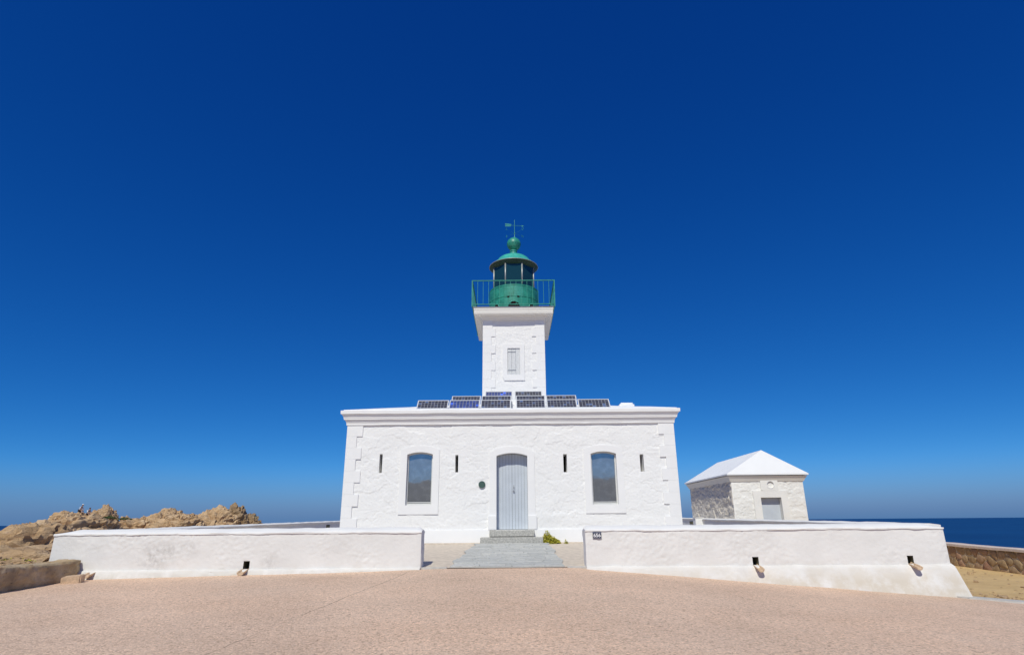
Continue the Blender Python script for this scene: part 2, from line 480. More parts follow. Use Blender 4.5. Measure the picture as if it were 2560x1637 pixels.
def m_stone(name, cols):
    m, t, b = new_mat(name)
    v = coords(t)
    oi = t.nodes.new('ShaderNodeObjectInfo')
    c = ramp(t, oi.outputs['Random'], [(k / (len(cols) - 1), q) for k, q in enumerate(cols)])
    c = mix(t, ramp(t, tex(t, 9, 6, 0.7, v), [(0.4, (0, 0, 0)), (0.75, (.8, .8, .8))]), c, (0.14, 0.095, 0.055))
    t.links.new(c, b.inputs['Base Color']); b.inputs['Roughness'].default_value = 0.9
    n1 = bump(t, b, tex(t, 7, 6, 0.65, v), 1.0, 0.04)
    bump(t, b, tex(t, 40, 4, 0.6, v), 0.7, 0.006, n1)
    return m
M['rubble'] = m_stone('brown_rubble_stone', [(0.36, 0.24, 0.125), (0.44, 0.30, 0.155), (0.40, 0.22, 0.14), (0.50, 0.36, 0.20), (0.32, 0.225, 0.13)])

def m_ledge():
    m, t, b = new_mat('brown_ledge_stone')
    v = coords(t)
    c = ramp(t, tex(t, 2.4, 7, 0.65, v), [(0.28, (0.26, 0.19, 0.12)), (0.5, (0.44, 0.33, 0.20)), (0.72, (0.56, 0.46, 0.33))])
    c = mix(t, ramp(t, tex(t, 1.1, 5, 0.6, v), [(0.52, (0, 0, 0)), (0.66, (.7, .7, .7))]), c, (0.50, 0.32, 0.14))
    c = mix(t, ramp(t, tex(t, 9, 5, 0.7, v), [(0.58, (0, 0, 0)), (0.72, (.8, .8, .8))]), c, (0.07, 0.055, 0.04))
    t.links.new(c, b.inputs['Base Color']); b.inputs['Roughness'].default_value = 0.92
    bump(t, b, tex(t, 9, 7, 0.7, v), 1.0, 0.04)
    return m
M['ledge'] = m_ledge()

def m_sea():
    m, t, b = new_mat('deep_blue_sea')
    v = coords(t, (1, 1, 1))
    c = ramp(t, tex(t, 0.004, 5, 0.6, v), [(0.3, (0.005, 0.045, 0.148)), (0.7, (0.007, 0.060, 0.185))])
    t.links.new(c, b.inputs['Base Color'])
    b.inputs['Roughness'].default_value = 0.55
    b.inputs['Specular IOR Level'].default_value = 0.12
    bump(t, b, tex(t, 0.12, 6, 0.6, v), 0.6, 2.0)
    return m
M['sea'] = m_sea()

def m_glass(name, base, rough=0.02, metal=0.0, spec=0.5, dirt=0.0):
    m, t, b = new_mat(name)
    v = coords(t)
    c = ramp(t, tex(t, 5, 6, 0.65, v), [(0.45, base), (0.75, [x * (1 + dirt) + dirt * .03 for x in base])])
    t.links.new(c, b.inputs['Base Color'])
    b.inputs['Roughness'].default_value = rough
    b.inputs['Metallic'].default_value = metal
    b.inputs['Specular IOR Level'].default_value = spec
    bump(t, b, tex(t, 2.5, 2, 0.5, v), 0.25, 0.004)
    return m
M['glass'] = m_glass('coated_window_glass', (0.37, 0.375, 0.375), 0.03, 0.70, 0.5, 0.3)
M['lglass'] = m_glass('dark_lantern_glass', (0.010, 0.045, 0.060), 0.05, 0.0, 0.6)

def m_cells(blue=False):
    m, t, b = new_mat('blue_solar_cells' if blue else 'solar_cells')
    tc = t.nodes.new('ShaderNodeTexCoord')
    sep = t.nodes.new('ShaderNodeSeparateXYZ'); t.links.new(tc.outputs['UV'], sep.inputs[0])
    def lines(sock, n, w):
        a = N(t, 'ShaderNodeMath', operation='MULTIPLY'); t.links.new(sock, a.inputs[0]); a.inputs[1].default_value = n
        f = N(t, 'ShaderNodeMath', operation='FRACT'); t.links.new(a.outputs[0], f.inputs[0])
        p = N(t, 'ShaderNodeMath', operation='PINGPONG'); t.links.new(f.outputs[0], p.inputs[0]); p.inputs[1].default_value = 0.5
        g = N(t, 'ShaderNodeMath', operation='LESS_THAN'); t.links.new(p.outputs[0], g.inputs[0]); g.inputs[1].default_value = w
        fl = N(t, 'ShaderNodeMath', operation='FLOOR'); t.links.new(a.outputs[0], fl.inputs[0])
        return g.outputs[0], fl.outputs[0]
    lx, ix = lines(sep.outputs['X'], 9, 0.07)
    ly, iy = lines(sep.outputs['Y'], 4, 0.07)
    mx = N(t, 'ShaderNodeMath', operation='MAXIMUM'); t.links.new(lx, mx.inputs[0]); t.links.new(ly, mx.inputs[1])
    cb = t.nodes.new('ShaderNodeCombineXYZ'); t.links.new(ix, cb.inputs[0]); t.links.new(iy, cb.inputs[1])
    oi = t.nodes.new('ShaderNodeObjectInfo'); t.links.new(oi.outputs['Random'], cb.inputs[2])
    wn_ = t.nodes.new('ShaderNodeTexWhiteNoise'); t.links.new(cb.outputs[0], wn_.inputs['Vector'])
    cell = ramp(t, wn_.outputs['Value'], [(0.0, (0.030, 0.030, 0.045)), (0.6, (0.045, 0.045, 0.065)), (0.85, (0.055, 0.06, 0.10)), (1.0, (0.09, 0.14, 0.28))])
    if blue: cell = mix(t, 1.0, cell, (0.7, 1.3, 3.6), 'MULTIPLY')
    col = mix(t, mx.outputs[0], cell, (0.27, 0.28, 0.30))
    t.links.new(col, b.inputs['Base Color'])
    b.inputs['Roughness'].default_value = 0.12
    b.inputs['Specular IOR Level'].default_value = 0.4
    return m
M['cells'] = m_cells()
M['bluecells'] = m_cells(True)
M['hill'] = m_plain('haze_tinted_hillside', (0.075, 0.10, 0.16), 0.95, 0.25, 0.004, spec=0.1)  # distance haze is put into the hill colour as blue
M['earth'] = m_plain('dry_headland_soil', (0.34, 0.26, 0.16), 0.95, 0.25, 0.6, bmp=0.05, bscale=3)

# ================================================================== THE SETTING
def plaza_z(X, Y):
    X, Y = np.asarray(X, float), np.asarray(Y, float)
    t = np.clip(Y / 15.5, 0, 1.1)
    z = -1.6 + t * 0.52
    s = 0.4 + 0.6 * np.clip(t, 0, 1)
    z = z - np.clip(X - 1.5, 0, 11.5) * 0.078 * s - np.clip(-X - 1.5, 0, 12) * 0.019 * s
    return z

def yard_z(Y):
    return -1.08 + np.clip((np.asarray(Y, float) - 15.6) / 4.5, 0, 1) * 0.385

SEA = -24.0
mb = MB(); S = 60000
xs = np.array([-S, -6000, -1500, -400, -120, 0, 120, 400, 1500, 6000, S], float)
g = np.zeros((len(xs), len(xs), 3)); g[..., 0] = xs[:, None]; g[..., 1] = xs[None, :]; g[..., 2] = SEA
mb.grid(g)
tag(mb.build('sea', M['sea']), 'deep blue sea reaching to the horizon', kind='structure')

# headland the buildings stand on (one sheet, falling to the sea all round)
xs = np.linspace(-110, 60, 120); ys = np.linspace(-220, 140, 160)
XX, YY = np.meshgrid(xs, ys, indexing='ij')
nz = fbm(np.c_[XX.ravel() * .05, YY.ravel() * .05, np.zeros(XX.size)], 4).reshape(XX.shape)
zt = np.where(XX < -11.5, -1.25 + 0.012 * (YY - 16), -2.25) + 0 * nz
zt = np.where((np.abs(XX) < 11.5) & (YY > 14), -1.6, zt)
zt = zt + np.where((XX < -14), 0.5 * nz, 0.08 * nz) - 0.12
zt = np.where((XX > -13) & (XX < 25) & (YY < 17), np.minimum(zt, plaza_z(XX, YY) - 0.3), zt)
edge = np.maximum(np.maximum((XX - 21) / 14, (-XX - 70 - 8 * nz) / 25), (YY - 92 - 6 * nz) / 30)
edge = np.where(YY < -20, np.maximum(edge, (XX - 40) / 20), edge)
zt = zt - 30 * sstep(0, 1, edge)
P = np.stack([XX, YY, zt], -1)
mb = MB(); mb.grid(P)
tag(mb.build('headland', M['earth'], smooth=True), 'dry earth of the headland under the buildings', kind='structure')

# forecourt
xs = np.concatenate([np.linspace(-34, -12, 12), np.linspace(-11.6, 14, 90), np.linspace(15, 34, 12)])
ys = np.concatenate([np.linspace(-40, 4, 20), np.linspace(4.5, 15.75, 60)])
XX, YY = np.meshgrid(xs, ys, indexing='ij')
ZZ = plaza_z(XX, YY) + 0.012 * fbm(np.c_[XX.ravel() * .5, YY.ravel() * .5, np.zeros(XX.size)], 3).reshape(XX.shape)
mb = MB(); mb.grid(np.stack([XX, YY, ZZ], -1))
tag(mb.build('forecourt', M['plaza'], smooth=True), 'pink aggregate forecourt in front of the white walls', kind='structure')

# enclosed yard: beige concrete
xs = np.linspace(-10.2, 10.2, 60); ys = np.linspace(15.55, 42, 80)
XX, YY = np.meshgrid(xs, ys, indexing='ij')
ZZ = yard_z(YY) + 0.01 * fbm(np.c_[XX.ravel() * .8, YY.ravel() * .8, np.full(XX.size, 4.)], 3).reshape(XX.shape) + 0.012
mb = MB(); mb.grid(np.stack([XX, YY, ZZ], -1))
tag(mb.build('yard', M['apron'], smooth=True), 'beige concrete yard inside the gate', kind='structure')

# sandy ground on the right, behind the kerb
xs = np.linspace(10.35, 20.2, 80); vv = np.linspace(0, 1, 80)
XX, VV = np.meshgrid(xs, vv, indexing='ij')
Y0 = 15.42 - (XX - 10.4) * 0.11
YY = Y0 + VV * (46 - Y0)
ZZ = plaza_z(XX, Y0) * (1 - sstep(0, .35, VV)) + (-2.02 + .0294 * (np.clip(YY, 15, 38) - 26) * sstep(15, 19, XX)) * sstep(0, .35, VV) + 0.03 * fbm(np.c_[XX.ravel() * .6, YY.ravel() * .6, np.full(XX.size, 8.)], 4).reshape(XX.shape) + 0.02
mb = MB(); mb.grid(np.stack([XX, YY, ZZ], -1))
tag(mb.build('sandy_ground', M['sand'], smooth=True), 'ochre sandy ground beside the white wall', kind='structure')

# flush concrete kerb strip
xs = np.linspace(8.6, 17, 60)
mb = MB(); g = np.zeros((60, 4, 3))
for k, x in enumerate(xs):
    y = 15.42 - (x - 10.4) * 0.11 - 0.05
    w = 0.42 if x > 10.4 else 0.22
    wob = 0.03 * math.sin(x * 3.1) + 0.02 * math.sin(x * 7.7)
    for j, (dy, dz) in enumerate(((0.06, -0.08), (0.05, 0.045), (-w + wob, 0.035), (-w - 0.01 + wob, -0.08))):
        g[k, j] = (x, y + dy, float(plaza_z(x, y + dy)) + dz)
mb.grid(g)
tag(mb.build('kerb_strip', M['kerb'], smooth=True, sharp=30), 'pale concrete kerb strip at the edge of the forecourt', kind='structure')

# hills across the bay, behind the camera (seen mirrored in the windows)
xs = np.linspace(-7000, 7000, 160); vv = np.linspace(0, 1, 24)
XX, VV = np.meshgrid(xs, vv, indexing='ij')
rid = 1.28 * (285 + 55 * np.exp(-((XX + 650) / 420) ** 2) - 30 * np.exp(-((XX - 640) / 300) ** 2) + 75 * fbm(np.c_[XX.ravel() / 1500, np.zeros(XX.size), np.full(XX.size, 2.)], 5).reshape(XX.shape))
YY = -3300 - VV * 2400
ZZ = SEA - 5 + rid * np.sin(np.clip(VV * 1.25, 0, 1) * math.pi / 2) * (0.9 + 0.25 * fbm(np.c_[XX.ravel() / 500, YY.ravel() / 500, np.zeros(XX.size)], 5).reshape(XX.shape))
mb = MB(); mb.grid(np.stack([XX, YY, ZZ], -1))
tag(mb.build('hills', M['hill'], smooth=True), 'hills across the bay, haze painted in as blue', kind='structure')

# ================================================================== relief for painted rubble
def rubble(U, V, seed=0, amp=1.0):
    """displacement in metres of limewashed rubble; U along the wall, V up"""
    n = U.size
    sh = U.shape
    u, v = U.ravel(), V.ravel()
    w1 = fbm(np.c_[u * 1.6, v * 1.6, np.full(n, seed + .5)], 3)
    w2 = fbm(np.c_[u * 1.6, v * 1.6, np.full(n, seed + 30.5)], 3)
    d, h = voro2(u / 0.70 + w1 * .55 + seed, v / 0.36 + w2 * .55 + seed * 1.7, seed)
    joint = -0.016 * (1 - sstep(0.0, 0.075, d)) * sstep(-.15, .5, w2 + .1)
    out = joint + 0.013 * (h - .5)
    # hammered faces: slanting ragged ridges, stronger on some stones
    a = 0.5 + (h - .5) * 1.4
    up_ = u * np.cos(a) + v * np.sin(a); vp_ = -u * np.sin(a) + v * np.cos(a)
    rg = ridged(np.c_[up_ * 7.0, vp_ * 15.0, np.full(n, seed + 7.)], 2, gain=.6)
    out = out + (0.003 + 0.006 * h) * rg
    out = out + 0.0065 * fbm(np.c_[u * 13, v * 17, np.full(n, seed + 3.)], 2) + .006 * fbm(np.c_[u * 3, v * 4, np.full(n, seed + 5.)], 2)
    # a few long settled cracks
    c = np.abs(pnoise(np.c_[u * .55 + w2 * .5, v * 1.9 + w1 * .35, np.full(n, seed + 60.)]))
    out = out - 0.022 * np.exp(-(c / .014) ** 2) * sstep(0.0, .45, pnoise(np.c_[u * .9, v * 1.1, np.full(n, seed + 80.)]) + .18)
    return (out * amp).reshape(sh)

def plaster(U, V, seed=0, amp=1.0):
    """trowelled plaster: small ragged flakes"""
    n = U.size
    u, v = U.ravel(), V.ravel()
    a = fbm(np.c_[u * 1.2, v * 1.6, np.full(n, seed + 2.)], 3) * 0.007
    patch = sstep(-.35, .45, fbm(np.c_[u * .8, v * .9, np.full(n, seed + 9.)], 2))
    b_ = np.maximum(0, ridged(np.c_[u * 7, v * 13, np.full(n, seed + 4.)], 3, gain=.65) - .1) * 0.011 * patch + .004 * fbm(np.c_[u * 14, v * 17, np.full(n, seed + 5.)], 2)
    return ((a + b_) * amp).reshape(U.shape)

def fade_edges(U, V, w=0.05, sides='lrbt'):
    u0, u1, v0, v1 = U.min(), U.max(), V.min(), V.max()
    f = np.ones(U.shape)
    if 'l' in sides: f *= sstep(0, w, U - u0)
    if 'r' in sides: f *= sstep(0, w, u1 - U)
    if 'b' in sides: f *= sstep(0, w, V - v0)
    if 't' in sides: f *= sstep(0, w, v1 - V)
    return f

# ================================================================== THE LIGHTHOUSE
F = 20.8                                   # facade plane
HX0, HX1, HY1 = -5.73, 5.57, 29.4          # house box
Z_PL, Z_CO = -0.26, 3.22                   # plinth top, underside of cornice
lh = thing('lighthouse', 'white lighthouse with square tower and green lantern rising from its flat front house', 'lighthouse', (-0.08, 25, -0.7))
lhM = Matrix.Translation((0.08, -25, 0.7))
def LH(o):
    return o
def parent_keep(o, p):
    o.parent = p
    o.matrix_parent_inverse = Matrix.Translation(-p.matrix_world.translation) if False else Matrix.Translation(Vector(p.location) * -1)
    return o
# parts are modelled in world coordinates; `part` parents without moving them
def part(mbx, name, mat, parent, smooth=False, sharp=None, fix=True):
    o = mbx.build(name, mat, None, smooth, fix, sharp)
    o.parent = parent
    top = parent
    if top.type == 'EMPTY' and top.parent is None:
        o.matrix_parent_inverse = Matrix.Translation(-Vector(top.location))
    return o

def arch(x0, x1, z0, zs, zt, n=12):
    """outline of an opening with a segmental head: counter-clockwise from bottom left"""
    w = (x1 - x0) / 2; h = max(zt - zs, 1e-4); cx = (x0 + x1) / 2
    r = (w * w + h * h) / (2 * h); cz = zt - r
    a = math.asin(min(1, w / r))
    pts = [(x0, z0), (x1, z0)]
    for k in range(n + 1):
        t = a - 2 * a * k / n
        pts.append((cx + r * math.sin(t), cz + r * math.cos(t)))
    return pts

def arch_z(x, x0, x1, zs, zt):
    w = (x1 - x0) / 2; h = zt - zs; r = (w * w + h * h) / (2 * h)
    return zt - r + math.sqrt(max(0, r * r - (x - (x0 + x1) / 2) ** 2))

def in_arch(X, Z, x0, x1, z0, zs, zt):
    return (X > x0) & (X < x1) & (Z > z0) & (Z < zs + (zt - zs) * (1 - ((X - (x0 + x1) / 2) / ((x1 - x0) / 2)) ** 2))

def ring(mbx, outer, inner, y_front, y_back, y_in):
    """raised surround: front ring, outer edge back to y_back, reveal back to y_in"""
    n = len(outer)
    V = [(x, y_front, z) for x, z in outer] + [(x, y_front, z) for x, z in inner] + [(x, y_back, z) for x, z in outer] + [(x, y_in, z) for x, z in inner]
    Fc = []
    for k in range(n):
        j = (k + 1) % n
        Fc += [(k, j, n + j, n + k), (2 * n + k, 2 * n + j, j, k), (n + k, n + j, 3 * n + j, 3 * n + k)]
    mbx.add(V, Fc)

WIN = [dict(o=(-3.86, -2.52, 0.245, 2.37, 2.50), i=(-3.63, -2.75, 0.54, 2.205, 2.285)),
       dict(o=(2.42, 3.76, 0.235, 2.35, 2.48), i=(2.66, 3.53, 0.51, 2.185, 2.265))]
DOOR = dict(o=(-0.81, 0.73, -0.262, 2.25, 2.46), i=(-0.57, 0.485, -0.262, 2.14, 2.235))
SLITS = [(-4.53, 1.60, 2.23), (-1.93, 1.60, 2.19), (1.79, 1.59, 2.18), (4.40, 1.58, 2.15)]

# ---- front wall with real relief and openings
res = 0.025
nu = int(round((HX1 - HX0) / res)) + 1; nv = int(round((Z_CO - Z_PL) / res)) + 1
xs = np.linspace(HX0, HX1, nu); zs = np.linspace(Z_PL, Z_CO + 0.02, nv)
XX, ZZ = np.meshgrid(xs, zs, indexing='ij')
DD = rubble(XX, ZZ, 3, 0.72) * fade_edges(XX, ZZ, 0.06, 'lr')
xc = (XX[:-1, :-1] + XX[1:, 1:]) / 2; zc = (ZZ[:-1, :-1] + ZZ[1:, 1:]) / 2
keep = np.ones(xc.shape, bool)
for w in WIN + [DOOR]:
    x0, x1, z0, zs_, zt_ = w['i']
    keep &= ~in_arch(xc, zc, x0 - .07, x1 + .07, z0 - .07, zs_ + .05, zt_ + .08)
for sx, s0, s1 in SLITS:
    keep &= ~((np.abs(xc - sx) < 0.062) & (zc > s0) & (zc < s1))
# flatten round the slits so that their edges are crisp
for sx, s0, s1 in SLITS:
    m_ = (np.abs(XX - sx) < 0.10) & (ZZ > s0 - .04) & (ZZ < s1 + .04)
    DD[m_] *= 0.25
mb = MB(); mb.grid(np.stack([XX, F - DD, ZZ], -1), keep)
front = part(mb, 'front_wall', M['white'], lh, smooth=True, fix=False)
# other walls
for nm, (ax, ay), (bx, by), nrm in (('side_wall', (HX0, HY1), (HX0, F), (-1, 0)), ('side_wall', (HX1, F), (HX1, HY1), (1, 0)), ('rear_wall', (HX1, HY1), (HX0, HY1), (0, 1))):
    L = math.hypot(bx - ax, by - ay); n1 = int(L / .09) + 1
    uu = np.linspace(0, L, n1); zs2 = np.linspace(Z_PL - .45, Z_CO + .02, 42)
    U, V = np.meshgrid(uu, zs2, indexing='ij')
    D = rubble(U, V, 5, 0.9) * fade_edges(U, V, .06, 'lr')
    Pp = np.stack([ax + (bx - ax) * U / L + nrm[0] * D, ay + (by - ay) * U / L + nrm[1] * D, V], -1)
    mb = MB(); mb.grid(Pp); part(mb, nm, M['white'], lh, smooth=True)
# plinth
pr = sweep_rect([(0.0, Z_PL + .004), (0.055, Z_PL + .004), (0.06, Z_PL - .012), (0.065, -0.78)], HX0, HX1, F, HY1, 0.2, 0.006, 3)
mb = MB(); mb.grid(pr); part(mb, 'plinth', M['smooth'], lh, smooth=True, sharp=40)

# ---- slits: splayed dark recesses
for sx, s0, s1 in SLITS:
    mb = MB()
    a = 0.062
    V = [(sx - a, F + .01, s0), (sx + a, F + .01, s0), (sx + a, F + .01, s1), (sx - a, F + .01, s1)]
    V2 = [(sx - .05, F + .5, s0 + .02), (sx + .05, F + .5, s0 + .02), (sx + .05, F + .5, s1 - .02), (sx - .05, F + .5, s1 - .02)]
    mb.add(V + V2, [(0, 1, 5, 4), (1, 2, 6, 5), (2, 3, 7, 6), (3, 0, 4, 7)])
    sl = part(mb, 'loophole', M['smooth'], lh)
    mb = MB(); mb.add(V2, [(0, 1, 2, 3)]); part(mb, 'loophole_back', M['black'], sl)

# ---- windows
for w in WIN:
    ox0, ox1, oz0, ozs, ozt = w['o']; ix0, ix1, iz0, izs, izt = w['i']
    mb = MB(); ring(mb, arch(ox0, ox1, oz0, ozs, ozt), arch(ix0, ix1, iz0, izs, izt), F - .032, F + .03, F + .20)
    wi = part(mb, 'window', M['smooth'], lh, smooth=True, sharp=30)
    mb = MB(); ring(mb, arch(ix0 + .002, ix1 - .002, iz0 + .002, izs - .002, izt - .002), arch(ix0 + .045, ix1 - .045, iz0 + .06, izs - .03, izt - .045), F + .10, F + .19, F + .16)
    part(mb, 'window_frame', M['winframe'], wi, smooth=True, sharp=30)
    pts = arch(ix0 + .03, ix1 - .03, iz0 + .03, izs - .02, izt - .03)
    mb = MB(); mb.add([(x, F + .145, z) for x, z in pts], [tuple(range(len(pts)))]); part(mb, 'window_pane', M['glass'], wi)
    mb = MB(); mb.box(ix0 + .05, ix1 - .05, F + .085, F + .14, iz0 + .075, iz0 + .10, .004); part(mb, 'glazing_bar', M['winframe'], wi)

# ---- door
ox0, ox1, oz0, ozs, ozt = DOOR['o']; ix0, ix1, iz0, izs, izt = DOOR['i']
mb = MB(); ring(mb, arch(ox0, ox1, oz0, ozs, ozt), arch(ix0, ix1, iz0, izs, izt), F - .032, F + .03, F + .34)
door = part(mb, 'door', M['smooth'], lh, smooth=True, sharp=30)
for bx0, bx1 in ((ox0 - .035, ix0 + .003), (ix1 - .003, ox1 + .045)):
    mb = MB(); mb.box(bx0, bx1, F - .075, F + .02, Z_PL, 0.185, .008); part(mb, 'jamb_base', M['smooth'], door)
wl = (ix1 - ix0) / 10
for k in range(10):
    a = ix0 + wl * k + (.004 if k in (0, 5) else .0025); b_ = ix0 + wl * (k + 1) - (.004 if k in (4, 9) else .0025)
    yf = F + .28 + (0.008 if k in (0, 4, 5, 9) else 0.0) + 0.002 * ((k * 7) % 3)
    za, zb = arch_z(a, ix0, ix1, izs, izt) - .012, arch_z(b_, ix0, ix1, izs, izt) - .012
    poly = [(a, iz0 + .012), (b_, iz0 + .012), (b_, zb), (a, za)]
    mb = MB(); mb.prism(poly, lambda q, yf=yf: (q[0], yf, q[1]), lambda q: (q[0], F + .335, q[1]))
    part(mb, 'door_plank', M['door'], door)
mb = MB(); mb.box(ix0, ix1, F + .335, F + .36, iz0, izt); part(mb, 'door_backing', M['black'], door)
mb = MB(); cx_ = (ix0 + ix1) / 2 + .055
mb.tube([(cx_, F + .275, 0.985), (cx_, F + .24, 0.985)], .028, 12); part(mb, 'door_lock', M['metal'], door, True, 40)
mb = MB(); mb.tube([(cx_ + .004, F + .28, 1.07), (cx_ + .004, F + .25, 1.08), (cx_ + .004, F + .25, 1.17), (cx_ + .004, F + .28, 1.18)], .011, 8); part(mb, 'door_handle', M['metal'], door, True)

# ---- quoins
def quoin(mbx_parent, x0, x1, y0, y1, z0, z1, mat='smooth', name='quoin'):
    mb = MB(); mb.box(x0, x1, y0, y1, z0, z1, .0035)
    return part(mb, name, M[mat], mbx_parent)
nq = 9; qh = (Z_CO - Z_PL) / nq
for k in range(nq):
    z1 = Z_CO - k * qh; z0 = z1 - qh + .0015
    wide = (k % 2 == 0)
    w = 0.52 if wide else 0.335
    j = 0.012 * math.sin(k * 5.1)
    quoin(front, HX0 - .03, HX0 + w + j, F - .038, F + (.30 if wide else .48), z0, z1)
    quoin(front, HX1 - w + j, HX1 + .03, F - .038, F + (.30 if wide else .48), z0, z1)

# ---- cornice
prof = [(0.0, 3.215), (0.055, 3.215), (0.062, 3.225), (0.062, 3.285), (0.07, 3.295), (0.078, 3.33), (0.10, 3.375), (0.135, 3.405), (0.145, 3.41), (0.145, 3.448), (0.155, 3.455), (0.165, 3.50), (0.19, 3.55), (0.225, 3.585), (0.245, 3.592), (0.248, 3.70), (0.24, 3.708), (-0.2, 3.71)]
pr = sweep_rect(prof, HX0, HX1, F, HY1, 0.22, 0.008, 9)
mb = MB(); mb.grid(pr); part(mb, 'cornice', M['smooth'], lh, smooth=True, sharp=35)

# ---- roof: low hips
pr = sweep_rect([(0.18, 3.70), (0.16, 3.735), (0.08, 3.755)] + [(-t, 3.755 + .23 * (t + .08)) for t in (.6, 1.2, 1.8, 2.4, 3.0, 3.9)], HX0, HX1, F, HY1, 0.5, 0.012, 21)
mb = MB(); mb.grid(pr)
last = pr[-1][:-1]; mb.add(last.tolist(), [tuple(range(len(last)))])
roof = part(mb, 'roof', M['roof'], lh, smooth=True, sharp=25)
bm = bmesh.new(); bmesh.ops.create_cube(bm, size=1)
for v_ in bm.verts: v_.co = (4.33 + v_.co.x * .56, 22.6 + v_.co.y * .6, 4.03 + v_.co.z * .42)
bmesh.ops.bevel(bm, geom=bm.edges[:], offset=.06, segments=3, affect='EDGES')
mb = MB(); mb.bm(bm); part(mb, 'roof_vent', M['roof'], roof, True, 50)
mb = MB(); mb.box(-.06, .0, 21.0, 21.1, 3.82, 4.0, .01); mb.box(-.05, -.01, 21.05, 21.08, 4.0, 4.08); part(mb, 'cable_box', M['metal'], roof)

# ---- tower
TX0, TX1, T, TY1 = -1.24, 1.38, 24.5, 27.75
nu = int((TX1 - TX0) / .03) + 1; nv = int((8.34 - 4.0) / .03) + 1
XX, ZZ = np.meshgrid(np.linspace(TX0, TX1, nu), np.linspace(4.0, 8.34, nv), indexing='ij')
DD = rubble(XX, ZZ, 8, 0.7) * fade_edges(XX, ZZ, .06, 'lr')
xc = (XX[:-1, :-1] + XX[1:, 1:]) / 2; zc = (ZZ[:-1, :-1] + ZZ[1:, 1:]) / 2
keep = ~((xc > -.26) & (xc < .39) & (zc > 5.80) & (zc < 7.09))
mb = MB(); mb.grid(np.stack([XX, T - DD, ZZ], -1), keep)
tower = part(mb, 'tower', M['white'], lh, smooth=True, fix=False)
mb = MB()
mb.add([(TX0, T, 4), (TX0, TY1, 4), (TX0, TY1, 8.34), (TX0, T, 8.34), (TX1, T, 4), (TX1, TY1, 4), (TX1, TY1, 8.34), (TX1, T, 8.34)], [(0, 1, 2, 3), (4, 7, 6, 5), (1, 5, 6, 2)])
part(mb, 'tower_sides', M['white'], tower)
for k in range(11):
    z1 = 8.30 - k * .372; z0 = z1 - .3705
    wide = (k % 2 == 1)
    w = 0.53 if wide else 0.35
    if wide is False and k == 0: w = .40
    quoin(tower, TX0 - .02, TX0 + w, T - .034, T + .4, z0, z1, name='tower_quoin')
    quoin(tower, TX1 - w, TX1 + .02, T - .034, T + .4, z0, z1, name='tower_quoin')
# tower window with shutter
mb = MB()
o_ = [(-.34, 5.63), (.52, 5.63), (.52, 7.21), (-.42, 7.21), (-.42, 5.80)]
i_ = [(-.20, 5.87), (.325, 5.87), (.325, 7.03), (-.20, 7.03), (-.20, 5.88)]
ring(mb, o_, i_, T - .045, T + .03, T + .08)
tw = part(mb, 'tower_window', M['smooth'], tower)
for k in range(3):
    a = -.196 + k * .174
    mb = MB(); mb.box(a + .002, a + .170, T - .004, T + .03, 5.876, 7.024, .004); part(mb, 'shutter_board', M['shutter'], tower)
for z in (6.07, 6.87):
    mb = MB(); mb.box(-.20, .15, T - .016, T - .004, z - .012, z + .012); mb.box(-.215, -.185, T - .024, T + .01, z - .05, z + .03); part(mb, 'strap_hinge', M['metal'], tower)

# ---- gallery slab
prof = [(0.0, 8.26), (0.035, 8.265), (0.045, 8.31), (0.09, 8.335), (0.11, 8.385), (0.15, 8.41), (0.17, 8.455), (0.36, 8.475), (0.385, 8.475), (0.39, 8.49), (0.39, 8.655), (0.405, 8.665), (0.405, 8.74), (0.395, 8.75), (-0.5, 8.75)]
pr = sweep_rect(prof, TX0, TX1, T, TY1, 0.2, 0.006, 31)
mb = MB(); mb.grid(pr); mb.box(TX0 - .3, TX1 + .3, T - .3, TY1 + .3, 8.70, 8.745)
gal = part(mb, 'gallery_slab', M['soffit'], lh, smooth=True, sharp=30)
mb = MB(); mb.box(TX0 - .43, TX1 + .43, T - .43, TY1 + .43, 8.752, 8.785, .006); part(mb, 'gallery_floor_plate', M['metal'], gal)

# ---- railing
RX0, RX1, RY0, RY1 = TX0 - .47, TX1 + .47, T - .47, TY1 + .47
ZB, ZT = 8.87, 9.965
corners = [(RX0, RY0), (RX1, RY0), (RX1, RY1), (RX0, RY1)]
rail = None
for z, nm, hw in ((ZT, 'top_rail', .026), (ZB, 'bottom_rail', .020)):
    mb = MB()
    for k in range(4):
        (ax, ay), (bx, by) = corners[k], corners[(k + 1) % 4]
        e = hw if k % 2 == 0 else -hw
        if k % 2 == 0: mb.box(min(ax, bx) - hw, max(ax, bx) + hw, ay - hw, ay + hw, z - .014, z + .014)
        else: mb.box(ax - hw, ax + hw, min(ay, by) + hw, max(ay, by) - hw, z - .014, z + .014)
    o = part(mb, 'gallery_railing' if rail is None else nm, M['green'], lh if rail is None else rail)
    if rail is None: rail = o
def bar_mesh(w, d, h):
    m_ = MB(); m_.box(-w, w, -d, d, 0, h); return m_
bm_me = bar_mesh(.0075, .0075, ZT - ZB - .03).build('baluster', M['green'], rail)
bm_me.location = (RX0 + (RX1 - RX0) / 15, RY0, ZB + .015)
side_me = bar_mesh(.004, .030, ZT - ZB - .03).build('baluster', M['green'], rail)
side_me.location = (RX0, RY0 + .11, ZB + .015)
def clone(o, loc):
    c = o.copy(); c.location = loc; C.objects.link(c); return c
for yy in (RY0, RY1):
    for k in range(1, 15):
        if yy == RY0 and k == 1: continue
        clone(bm_me, (RX0 + (RX1 - RX0) * k / 15, yy, ZB + .015))
ns = 22
for xx in (RX0, RX1):
    for k in range(1, ns):
        clone(side_me, (xx, RY0 + (RY1 - RY0) * k / ns, ZB + .015))
